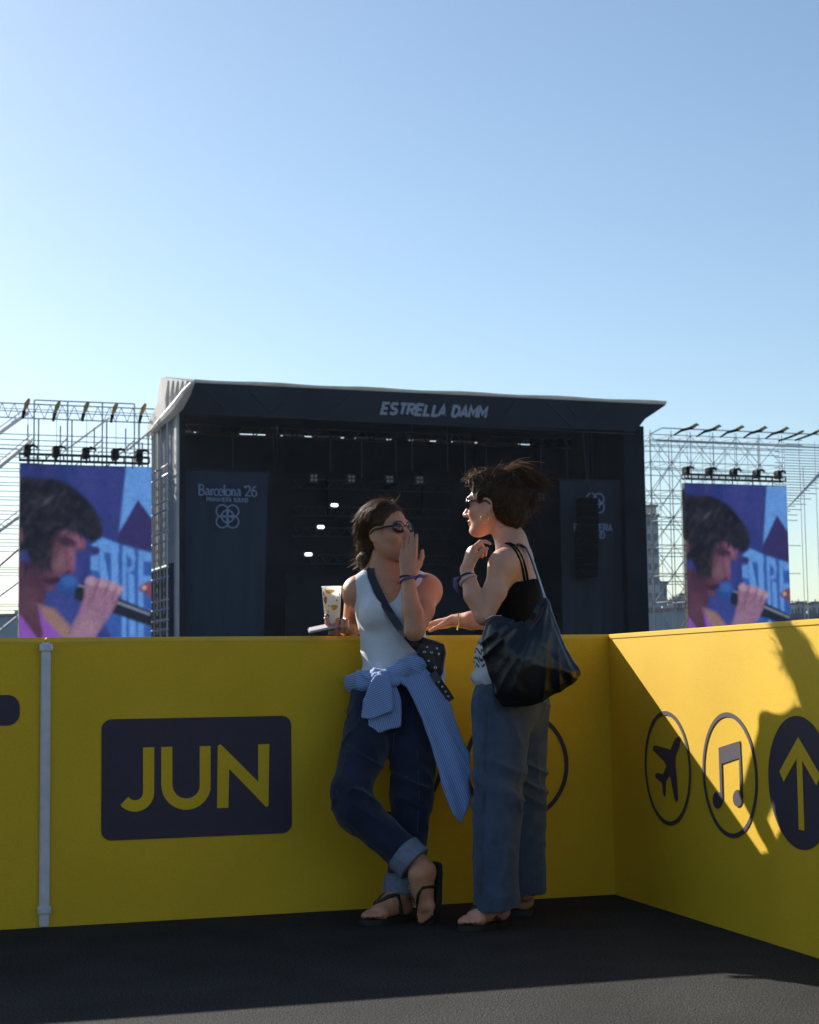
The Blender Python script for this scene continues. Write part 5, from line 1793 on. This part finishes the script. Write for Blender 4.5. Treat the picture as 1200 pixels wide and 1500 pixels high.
sh_ = solid('tied_shirt', s, stripes_mat([.35, .2, 1]), perL, 1, lambda V: .008 * (ridge(V * np.array([5, 5, 24]) + np.outer(V[:, 0], [0, 0, 14])) - .3))
s = Sdf(.0035)
s.ell(A(565, 996, -.165), (.030, .030, .034), None, .015)
s.cone(A(552, 992, -.15), A(580, 998, -.165), .020, .020, .015)
solid('knot', s, stripes_mat([1, .2, .3]), sh_, 1, shirt_fold)
yA = YL - .175
for poly, y0, nm in (([(552, 990), (571, 990), (575, 1012), (576, 1038), (562, 1046), (543, 1052), (531, 1050), (534, 1030), (541, 1008)], yA - .01, 'shirt_end'),
                     ([(566, 992), (580, 1000), (586, 1020), (588, 1062), (566, 1068), (543, 1074), (541, 1055), (552, 1030)], yA + .022, 'shirt_end')):
    s = Sdf(.0035)
    s.slab(xz(*poly), y0, .010, .004)
    solid(nm, s, stripes_mat([.45, .1, -1] if y0 < yA else [1, .1, .25]), sh_, 1, lambda V: shirt_fold(V) * 1.2)
s = Sdf(.0035)
zA, zB_ = float(A(600, 975)[2]), float(A(675, 1180)[2])
s.slab(xz((576, 992), (596, 976), (616, 962), (634, 966), (644, 985), (652, 1012), (662, 1042), (676, 1080), (688, 1104), (688, 1128), (683, 1150), (685, 1168), (676, 1200), (662, 1186), (651, 1166), (646, 1135), (633, 1090), (620, 1052), (606, 1022), (597, 1005)),
       lambda x, z: YL - .150 - .075 * np.clip((zA - z) / (zA - zB_), 0, 1) + .55 * np.clip(x - float(A(625, 1000)[0]) - .42 * np.clip(zA - z, 0, 1), 0, .2), .009, .006)
def drape(V):
    t = V @ unit([.93, 0, .36])
    return .009 * (np.sin(t * 90 + 3.0 * fbm(V * 4, 2)) * .5) + shirt_fold(V)
solid('hanging_sleeve', s, stripes_mat([.93, .05, .36]), sh_, 1, drape)

# cup, phone
cup = thing('cup', 'white reusable cup printed with gold rounds, held on the barrier top', 'cup', tuple(A(487, 914, .035)))
M['cup'] = mat('printed_cup_plastic', (0.95, 0.94, 0.92), .3, spec=.5, translucent=.6)
M['cupgold'] = mat('gold_cup_print', (0.80, 0.46, 0.04), .5, translucent=.5)
M['cupbrown'] = mat('brown_cup_print', (0.30, 0.11, 0.03), .5, translucent=.4)
M['beer'] = mat('drink', (0.55, 0.38, 0.12), .1)
c0, c1 = A(487, 913, .035), A(486, 859, .035)
ca_ = unit(c1 - c0); cl_ = np.linalg.norm(c1 - c0)
cx_ = unit(np.cross([0, 1.0, 0], ca_)); cy_ = np.cross(ca_, cx_)
rb, rtp = .0285, .0385
bm = bmesh.new()
prof = [(0, 0), (rb, 0), (rtp, cl_ * .97), (rtp + .0018, cl_ * .98), (rtp + .0018, cl_), (rtp - .001, cl_), (rb - .002, .004), (0, .004)]
rows = [[bm.verts.new(c0 + ca_ * h + r * (cx_ * math.cos(a) + cy_ * math.sin(a))) for a in np.linspace(0, 2 * math.pi, 33)[:-1]] for r, h in prof[1:-1]]
for a, b in zip(rows, rows[1:]):
    for k in range(32): bm.faces.new((a[k], a[(k + 1) % 32], b[(k + 1) % 32], b[k]))
bm.faces.new(rows[0][::-1]); bm.faces.new(rows[-1])
wplace('wall', bm_mesh('wall', bm, True), M['cup'], cup)
def cup_print(px, py, rx, rz, m, h):
    """a printed spot wrapped on the cup, seen at the given place"""
    v = (py - 859) / 54.0
    f = 1 - v
    h = h + .0004
    r = rb + (rtp - rb) * f + h
    sx = (px - 486.5) * YL / FPX / r
    a0_ = math.asin(max(-.97, min(.97, sx)))
    bm = bmesh.new()
    def on(k_, t):
        wob = 1 + .15 * math.sin(3 * t + px)
        aa = a0_ + k_ * rx * wob * math.cos(t) / r
        zz_ = min(cl_ * .96, cl_ * f + k_ * rz * wob * math.sin(t))
        return c0 + ca_ * zz_ + (rb + (rtp - rb) * zz_ / (cl_ * .97) + h) * (np.array([1.0, 0, 0]) * math.sin(aa) + np.array([0, -1.0, 0]) * math.cos(aa))
    cv = bm.verts.new(on(0, 0))
    rg = [[bm.verts.new(on(k_, t)) for t in np.linspace(0, 2 * math.pi, 17)[:-1]] for k_ in (.4, .75, 1.0)]
    for i in range(16):
        bm.faces.new((cv, rg[0][i], rg[0][(i + 1) % 16]))
        for a_, b_ in zip(rg, rg[1:]): bm.faces.new((a_[i], b_[i], b_[(i + 1) % 16], a_[(i + 1) % 16]))
    wplace('print_spot', bm_mesh('print_spot', bm), m, cup)
for px, py, rx, rz, mm_, h in ((484, 867, .019, .0085, 'cupgold', .0008), (490.5, 890, .0145, .0110, 'cupgold', .0008), (477, 879, .010, .016, 'cupbrown', .0008), (475, 870, .006, .010, 'cupbrown', .0012),
                               (495, 908, .010, .008, 'cupgold', .0008), (480, 902, .008, .008, 'cupbrown', .0008), (498, 871, .003, .005, 'band_dark', .0008), (480.5, 896, .006, .006, 'cupgold', .0008), (494, 880, .004, .003, 'cupbrown', .0008), (476.5, 888, .004, .010, 'cupgold', .0010), (482, 888, .004, .004, 'band_white', .0008)):
    cup_print(px, py, rx, rz, M[mm_], h)
ph = thing('phone', 'thin phone clamped in the seated grip under the white cup', 'phone', tuple(A(478, 921, .02)))
ph['label'] = 'thin dark phone with bright rim held flat under the printed cup'
pa, pb = A(451.5, 924.5, .02), A(500, 914.5, .03)
pd = unit(pb - pa); pn = unit(np.array([.12, -.25, 1]) - pd * np.dot([.12, -.25, 1], pd)); pw = np.cross(pn, pd)
bm = bmesh.new(); add_box(bm, (pa + pb) / 2, (np.linalg.norm(pb - pa), .068, .0085), np.stack([pd, pw, pn])); bmesh.ops.bevel(bm, geom=bm.edges[:], offset=.003, segments=2, affect='EDGES')
wplace('case', bm_mesh('case', bm), M['steel'], ph)
bm = bmesh.new(); add_box(bm, (pa + pb) / 2 - pn * .005, (np.linalg.norm(pb - pa) - .008, .062, .002), np.stack([pd, pw, pn])); wplace('screen', bm_mesh('screen', bm), M['frame'], ph)
bm = bmesh.new(); add_box(bm, (pa + pb) / 2 + pn * .0052, (np.linalg.norm(pb - pa) - .012, .060, .002), np.stack([pd, pw, pn])); wplace('back_plate', bm_mesh('back_plate', bm), M['band_white'], ph)

# crossbody bag
xb_ = thing('crossbody_bag', 'small black studded bag with long strap across the white tank top', 'bag', tuple(A(630, 970, -.12)))
bm = bmesh.new()
def flat_strap(bm, pts, w, th, nrm):
    """flat band following pts, nrm = outward normals"""
    P_ = [np.asarray(p, float) for p in pts]
    rings_ = []
    for i, p in enumerate(P_):
        t_ = unit(P_[min(i + 1, len(P_) - 1)] - P_[max(i - 1, 0)])
        nn = unit(np.asarray(nrm[i] if isinstance(nrm, list) else nrm, float)); sd = unit(np.cross(t_, nn)); nn = np.cross(sd, t_)
        ww = w[i] if isinstance(w, (list, tuple)) else w
        rings_.append([bm.verts.new(p + sd * ww * a + nn * th * b) for a, b in ((-.5, -.5), (.5, -.5), (.5, .5), (-.5, .5))])
    for a, b in zip(rings_, rings_[1:]):
        for k in range(4): bm.faces.new((a[k], a[(k + 1) % 4], b[(k + 1) % 4], b[k]))
    bm.faces.new(rings_[0][::-1]); bm.faces.new(rings_[-1])
spts, snr = [], []
for g_ in (A(556, 832, .10), A(551, 826, .06), A(547, 824, .03), A(545, 826, .0)):
    p, n = snT.near(g_, .004)
    spts.append(p); snr.append(tuple(n))
for x, y in ((544, 834), (545, 845), (549, 858), (555, 872), (564, 889), (575, 907), (586, 922), (597, 935), (607, 945)):
    p, n = snT.seen(x, y, .006, YL - .12)
    spts.append(p); snr.append(tuple(n * .6 + np.array([0, -.6, .1])))
spts += [A(614, 952, -.15), A(619, 956, -.155)]; snr += [(0, -1, 0), (0, -1, 0)]
for _ in range(4):
    for i in range(6, len(spts) - 1):
        p = spts[i] * .5 + (spts[i - 1] + spts[i + 1]) * .25
        spts[i] = p if p[1] < spts[i][1] else spts[i] * np.array([0, 1, 0]) + p * np.array([1, 0, 1])
flat_strap(bm, spts, .030, .005, snr)
wplace('strap', bm_mesh('strap', bm), M['leather2'], xb_)
s = Sdf(.0035)
s.slab(xz((607, 940), (618, 934), (634, 938), (650, 944), (653, 956), (650, 984), (644, 996), (634, 994), (622, 978), (611, 960)), YL - .145, .020, .012, lens=.018)
solid('pouch', s, M['leather2'], xb_, 1, lambda V: .004 * fbm(V * 18, 2))
bm = bmesh.new(); flat_strap(bm, [A(634, 985, -.175), A(642, 998, -.178), A(652, 1012, -.17), A(661, 1026, -.165)], .030, .005, (0, -1, 0)); wplace('strap_end', bm_mesh('strap_end', bm), M['leather2'], xb_)
for x, y, d, r in ((598, 933, -.134, .0028), (606, 942, -.137, .0028), (622, 955, -.190, .0042), (632, 956, -.190, .0035), (643, 958, -.188, .0035), (628, 968, -.192, .003), (638, 978, -.188, .0048), (626, 948, -.188, .003), (640, 950, -.185, .003), (643, 999, -.182, .003), (648, 1006, -.179, .003), (653, 1013, -.174, .003), (657, 1020, -.171, .003)):
    band('eyelet', xb_, M['steel'], A(x, y, d), np.array([.05, -1, .1]), r, .0011, 10)

# ================================================================== woman standing side-on
YR = 6.50
def B(px, py, dy=0.0): return W(px, py, YR + dy)
perR = thing('person', 'woman standing side-on in black top and loose jeans with messy bun', 'person', (float(B(740, 1330)[0]), 6.45, 0))
fR = unit([-.93, .37, .02])
RR = basis(fR, np.array([.03, 0, 1.0]))
oR = B(722, 740, .0)
skinR = np.array([.60, .295, .19])
TR = basis(np.array([-.95, .30, .0]), np.array([0, 0, 1.0]))

def torso_R(s, g):
    s.ell(B(753, 862, .0), (.098 + g, .148 + g, .150 + g), TR, .03)
    s.ell(B(752, 925, .0), (.088 + g, .120 + g, .130 + g), TR, .05)
    s.ell(B(750, 1000, .0), (.120 + g, .155 + g, .120 + g), TR, .05)
    for y in (-.065, .065):
        s.ell(B(728, 880, 0) + TR[1] * y, (.055 + g, .052 + g, .058 + g), TR, .03)
s = Sdf(.004)
torso_R(s, 0)
s.cone(B(744, 824, -.13), B(752, 822, .15), .050, .050, .05)
s.cone(B(757, 812, .0), B(737, 772, .0), .054, .050, .04)
s.cone(B(746, 818, -.11), B(750, 792, -.02), .036, .045, .04); s.cone(B(752, 818, .12), B(750, 792, .03), .036, .045, .04)
head(s, oR, RR)
# near arm, hand at the chin
sh, el, wr = B(737, 830, -.15), B(709, 902, -.20), B(683, 834, -.14)
s.ell(B(737, 828, -.15), (.051, .050, .055), None, .03)
s.cone(sh, B(725, 866, -.18), .048, .044, .03); s.cone(B(725, 866, -.18), el, .044, .036, .012)
s.cone(el, B(693, 872, -.18), .033, .034, .012); s.cone(B(693, 872, -.18), wr, .034, .0245, .012)
hd_ = unit([.30, .10, .95])
hand(s, wr, hd_, unit([.92, .25, -.25]), np.array([.25, -1.0, .1]), .162, (.55, .95, 1.0, 1.0), .02,
     (unit([.55, -.25, .75]), unit([.85, .1, .5])))
# far arm along the barrier top
sh, el, wr = B(750, 830, .16), B(722, 909, .36), B(664, 909, .43)
s.cone(sh, el, .050, .040, .03); s.cone(el, B(690, 909, .40), .040, .036, .012); s.cone(B(690, 909, .40), wr, .036, .025, .012)
hand(s, wr, B(630, 916, .44) - wr, np.array([0, 0, -1.0]), np.array([0, -1.0, 0]), .165, (.12, .12, .15, .2), .06)
# legs, feet
s.cone(B(740, 1040, -.085), B(729, 1170, -.16), .08, .06, .03); s.cone(B(729, 1170, -.16), B(730, 1318, -.24), .055, .036, .012)
s.cone(B(760, 1040, .085), B(762, 1170, .06), .08, .06, .03); s.cone(B(762, 1170, .06), B(770, 1305, .02), .055, .036, .012)
hR, tR = G(742, 1346, .022), G(654, 1360, .022)
s.cone(B(730, 1318, -.24), hR + np.array([-.035, .0, .06]), .036, .036, .012)
dR = unit(tR - hR)
FR1 = foot(s, hR, tR, UZ, np.array([0, 1.0, 0]), .225)
hR2 = G(780, 1332, .022); tR2 = hR2 + np.array([-.21, .05, 0])
s.cone(B(770, 1305, .02), hR2 + np.array([-.035, .0, .06]), .036, .036, .012)
FR2 = foot(s, hR2, tR2, UZ, np.array([0, -1.0, 0]), .225)
solid('body', s, M['skin_w'], perR, 1, None, lambda V: skin_col(V, oR, RR, skinR))
snR = Snap('body')

s = Sdf(.004)
torso_R(s, .006)
s.plane(B(770, 852, 0), np.array([-.18, 0, 1.0]), .006)
s.plane(B(750, 990, 0), (0, 0, -1), .004)
s.ell(B(738, 838, -.17), (.06, .06, .055), None, .01, 's')
tk = solid('tank_top', s, M['tank_black'], perR, 1, lambda V: .004 * (ridge(V * np.array([12, 12, 18])) - .3))
for dx in (0, 4.6):
    bm = bmesh.new()
    pp = [snR.seen(x, y, .0025, YR - .1) for x, y in ((741 + dx, 796), (748 + dx, 799), (754 + dx, 806), (759 + dx, 815), (763 + dx, 826), (766 + dx, 838), (768 + dx, 850), (769 + dx, 860))]
    flat_strap(bm, [p for p, n in pp], .009, .004, [tuple(n) for p, n in pp])
    wplace('shoulder_strap', bm_mesh('shoulder_strap', bm), M['tank_black'], tk)

def fadeR(V):
    n = fbm(V * 7, 3)
    base = np.array([.052, .074, .122])
    z = V[:, 2]
    f = .55 * np.exp(-((z - .62) / .22) ** 2) * np.clip(vnoise(V * np.array([4, 4, 1.3])) + .4, 0, 1)
    c = base * (1 + .25 * n + 1.0 * f)[:, None]
    return np.clip(c, .004, 1)
s = Sdf(.004)
s.ell(B(748, 1020, .0), (.124, .165, .125), TR, .03)
s.ell(B(764, 1030, .0), (.076, .14, .095), TR, .05)
s.cone(B(736, 1045, -.085), B(729, 1170, -.16), .108, .090, .05); s.cone(B(729, 1170, -.16), B(726, 1345, -.25), .090, .084, .02)
s.cone(B(762, 1045, .085), B(763, 1170, .06), .104, .088, .05); s.cone(B(763, 1170, .06), B(770, 1335, .01), .088, .074, .02)
s.plane(B(748, 975, 0), (0, 0, 1), .004)
s.plane(B(725, 1331, -.24), np.array([.10, .03, -1.0]), .003)
jr = solid('jeans', s, M['denim_mid'], perR, 1, lambda V: denim_fold(V) * .9 + .008 * (ridge(V * np.array([5, 5, 1.6]) + 2) - .3), fadeR)
snJ = Snap('jeans')
for x0 in (0, 3.0):
    bm = bmesh.new()
    add_tube(bm, [snJ.seen(x + x0, y, .0006, YR - .15)[0] for x, y in ((711, 1012), (711, 1040), (711, 1070), (710, 1100), (709, 1130), (708, 1160), (707, 1190), (706, 1220), (705, 1250), (704, 1280), (703, 1312))], .0013, 4)
    wplace('side_seam', bm_mesh('side_seam', bm, True), M['thread'], jr)
flip_flop(FR1, dR, np.array([-dR[1], dR[0], 0]) * (1 if dR[0] > 0 else -1), UZ, perR, snap=snR)
d2_ = unit(tR2 - hR2)
flip_flop(FR2, d2_, np.array([-d2_[1], d2_[0], 0]) * (-1 if d2_[0] > 0 else 1), UZ, perR, snap=snR)

# grey printed shirt tied at her waist
def printcol(V):
    c = np.tile(np.array([.30, .30, .32]), (len(V), 1))
    z0_, z1_ = float(B(700, 978)[2]), float(B(700, 940)[2])
    w = (V[:, 2] > z0_) & (V[:, 2] < z1_)
    c[V[:, 2] < z1_ - .01] = (.62, .62, .64)
    n = np.sin(V[:, 2] * 260 + 3 * np.sin(V[:, 0] * 150)) * np.sin(V[:, 0] * 190 + V[:, 2] * 60 + 1)
    c[w & (n > .1)] = (.03, .03, .035)
    return c
s = Sdf(.004)
s.ell(B(746, 960, .0), (.132, .168, .105), TR, .02)
s.ell(B(744, 992, .0), (.136, .17, .07), TR, .03)
s.plane(B(746, 922, 0), np.array([.1, 0, 1.0]), .008)
s.plane(B(712, 1006, 0), np.array([.25, 0, -1.0]), .008)
s.plane(B(752, 960, 0), np.array([1.0, -.2, 0]), .01)
solid('tied_shirt', s, M['greytee'], perR, 1, lambda V: .007 * (ridge(V * np.array([12, 12, 16]) + np.outer(V[:, 2], [10, 0, 0])) - .3), printcol)

# hair
cR, rR = np.array([-.016, 0, .032]), np.array([.106, .084, .090])
Pr = lambda x, y, z: oR + RR[0] * x + RR[1] * y + RR[2] * z
s = Sdf(.004)
s.ell(Pr(*cR), rR, RR, .02)
s.ell(Pr(.034, 0, .092), (.058, .060, .032), RR, .04)
s.ell(Pr(-.064, 0, .012), (.054, .074, .082), RR, .03)
s.ell(Pr(-.085, 0, -.050), (.045, .055, .045), RR, .03)
s.ell(Pr(.110, 0, -.042), (.078, .110, .100), RR, .035, 's')
for y in (-1, 1): s.ell(Pr(.006, .088 * y, -.036), (.042, .038, .066), RR, .010, 's')
bunR = B(759, 698, .03)
s.ell(bunR, (.047, .044, .036), None, .010)
s.ell(B(758, 722, .035), (.028, .042, .040), None, .03)
solid('hair', s, M['hair_b'], perR, 1, lambda V: .007 * (ridge(V * np.array([26, 26, 14])) - .2) + .004 * fbm(V * 30, 2))
bd = (bunR - oR) @ RR.T
ed = unit(bd - cR)
starts = [unit([math.cos(a) * .8, math.sin(a) * .95, .58 + .3 * math.cos(a)]) for a in np.linspace(-1.7, 1.7, 70)] + [unit([-.2 - .5 * rng.random(), (1 if i % 2 else -1) * .8, -.25 + .5 * rng.random()]) for i in range(50)] + [unit([-1, rng.normal() * .5, -.5 - .3 * rng.random()]) for i in range(40)]
st_r = hair_paths(oR, RR, cR, rR, starts, ed, cnt=5, lift=.005, jit=.006, wave=.005)
for _ in range(300):
    a0_ = rng.uniform(0, 6.28); n_ = unit(rng.normal(size=3) + np.array([0, -1.2, .2])); x_ = unit(np.cross(n_, [.2, .4, 1])); y_ = np.cross(n_, x_)
    r_ = rng.uniform(.026, .050); st_r.append([bunR + np.array([.012, 0, -.01]) + r_ * (x_ * math.cos(a0_ + t) + y_ * math.sin(a0_ + t)) + n_ * rng.uniform(-.02, .03) for t in np.linspace(0, rng.uniform(1.5, 4), 12)])
st_r += hair_skin_strands(bunR, 1900, .045, .05, .05, .5)
for _ in range(80):                                     # locks arching up out of the bun and falling back in the breeze
    p0 = bunR + np.array([rng.uniform(-.045, .015), rng.normal() * .02, rng.uniform(.012, .034)])
    d0 = np.array([.9, rng.normal() * .15, rng.uniform(.1, .75)])
    st_r += hair_tuft(oR, p0, [d0], 5, rng.uniform(.07, .105), .3, .06, 2.2)
for _ in range(26):                                     # single locks blown out beyond it
    p0 = B(782 + rng.normal() * 3, 706 + rng.normal() * 7, .02)
    st_r += hair_tuft(oR, p0, [[1, rng.normal() * .2, rng.uniform(-.45, .15)]], 6, rng.uniform(.04, .085), .3, .04, .5)
st_r += hair_tuft(oR, B(770, 730, .03), [[.6, -.1, -1], [.7, 0, -.8], [.3, -.2, -1]], 160, .075, 1.4, .3)
st_r += hair_tuft(oR, B(752, 772, .02), [[.5, 0, -1], [.9, 0, -.8]], 50, .06, 2.0, .35)
for _ in range(160):
    p0 = Pr(rng.uniform(.035, .075), rng.uniform(-.05, .06), rng.uniform(.085, .118))
    st_r += hair_tuft(oR, p0, [RR[0] + RR[2] * .3, RR[0] - RR[2] * .4, RR[1] + RR[2] * .4, RR[0] + RR[1]], 2, .045, 4.5, .4)
st_r += hair_tuft(oR, Pr(.05, .05, .085), [RR[0] - RR[2] * .3, -RR[2] + RR[0] * .5], 40, .035, 3.0, .4)
st_r += hair_tuft(oR, Pr(-.02, .0, .124), [-RR[0] + RR[2] * .2, -RR[0] + RR[1] * .3], 40, .04, 2.0, .3)
locks = []
for _ in range(46):                                     # locks looping over the bun, sunlight put into their paler colour
    dyk = rng.uniform(-.02, .06)
    q0, q1, q2 = B(731 + rng.uniform(0, 14), 699 + rng.normal() * 3, dyk), B(752 + rng.normal() * 7, 664 + rng.normal() * 7, dyk), B(788 + rng.normal() * 7, 700 + rng.normal() * 11, dyk + rng.normal() * .015)
    locks.append([(1 - t) ** 2 * q0 + 2 * t * (1 - t) * q1 + t * t * q2 for t in np.linspace(0, rng.uniform(.7, 1.0), 14)])
for _ in range(30):                                     # and along the brow
    q0 = Pr(rng.uniform(.05, .078), rng.uniform(-.04, .065), rng.uniform(.088, .108))
    locks += hair_tuft(oR, q0, [RR[0] * .6 + RR[2] * .8, RR[1] + RR[2] * .5, -RR[0] + RR[2] * .5], 1, .05, 4.0, .3)
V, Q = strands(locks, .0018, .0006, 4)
M['lock'] = mat('sun_painted_lock', (0.46, 0.29, 0.17), .4, .3, 40, spec=.7, translucent=.4)  # same hair, painted paler so the locks read as sunlit
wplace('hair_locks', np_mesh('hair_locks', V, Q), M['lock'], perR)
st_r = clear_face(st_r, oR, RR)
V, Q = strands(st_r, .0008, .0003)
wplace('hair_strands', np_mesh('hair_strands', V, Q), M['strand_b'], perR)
sunglasses(oR, RR, perR, .029, .021)
band('earring', perR, M['gold'], Pr(.004, .083, -.060), np.array([.35, -.9, .0]), .0165, .0016)
wd_ = unit(B(683, 842, -.15) - B(695, 873, -.185))
band('bracelet', perR, M['band_dark'], B(684, 846, -.154), wd_ + np.array([.1, .1, 0]), .0295, .0035)
band('wristband', perR, M['band_white'], B(686, 850, -.158), wd_ + np.array([-.2, .1, .1]), .0315, .0055)
band('bracelet', perR, M['band_dark'], B(671.5, 909, .424), np.array([-1, .1, .05]), .0285, .004)
bm = bmesh.new()
add_box(bm, B(672, 909, .385), (.006, .004, .045)); add_tube(bm, [B(671, 916, .38), B(670, 923, .38)], .003, 5)
wplace('bracelet_charm', bm_mesh('bracelet_charm', bm), M['gold'], perR)
bm = bmesh.new()
add_tube(bm, [B(674, 846, -.14), B(667, 848, -.13), B(667, 858, -.13), B(671, 868, -.13)], [.006, .009, .010, .006], 6, flat=(1, .5))
wplace('wristband_tail', bm_mesh('wristband_tail', bm, True), M['band_purple'], perR)

# big black shoulder bag
tb = thing('shoulder_bag', 'large slouchy glossy black bag hanging behind the woman in the black top', 'bag', tuple(B(780, 970, -.22)))
def xzb(*pts): return [(float(B(x, y, -.25)[0]), float(B(x, y, -.25)[2])) for x, y in pts]
s = Sdf(.004)
s.slab(xzb((704, 932), (711, 912), (722, 904), (736, 904), (752, 912), (768, 912), (782, 900), (792, 884), (799, 876), (805, 884), (812, 905), (821, 927), (831, 950), (841, 970), (850, 985), (843, 996), (826, 1010), (806, 1022), (784, 1031), (757, 1036), (736, 1034), (724, 1018), (714, 990), (707, 960)),
       lambda x, z: YR - .245 + 0 * x, .020, .015, lens=.055)
def bagfold(V):
    cx = float(B(797, 880)[0]); cz = float(B(797, 880)[2])
    dx, dz = V[:, 0] - cx, V[:, 2] - cz
    rr_ = np.sqrt(dx * dx + dz * dz) + 1e-6; an = np.arctan2(dx, -dz)
    f = np.clip(rr_ / .15, 0, 1)
    return .015 * f * (soft(np.stack([an * 6.5, rr_ * 3, V[:, 1] * 3], 1)) - .5) * np.clip(1.4 - rr_ / .42, .25, 1) + .008 * (soft(V * np.array([7, 5, 12]) + np.outer(V[:, 0], [0, 0, 8])) - .35) + .004 * fbm(V * 14, 2)
solid('pouch', s, M['leather'], tb, 2, bagfold)
bm = bmesh.new()
flat_strap(bm, [B(741, 812, -.155), B(749, 803, -.13), B(760, 797, -.10), B(771, 802, -.085), B(779, 818, -.10), B(787, 842, -.14), B(794, 864, -.19), B(799, 882, -.235), B(801, 895, -.25)], [.022, .026, .028, .028, .028, .026, .028, .034, .04], .006,
           [(-.6, -.6, .5), (-.3, -.3, 1), (0, -.2, 1), (.6, -.3, .8), (.9, -.3, .4), (.9, -.4, .2), (.9, -.5, .1), (.9, -.6, .1), (.8, -.8, .1)])
wplace('strap', bm_mesh('strap', bm), M['leather'], tb)
bm = bmesh.new()
flat_strap(bm, [B(778, 908, -.30), B(783, 898, -.305), B(789, 888, -.295), B(795, 879, -.27)], .016, .006, (.2, -1, .2))
wplace('side_loop', bm_mesh('side_loop', bm), M['leather'], tb)
bm = bmesh.new()
add_tube(bm, [B(712, 907, -.27), B(722, 902, -.285), B(735, 902, -.290)], .0022, 5)
wplace('zip', bm_mesh('zip', bm), M['steel'], tb)  # steel line standing in for the white shine on the opening edge
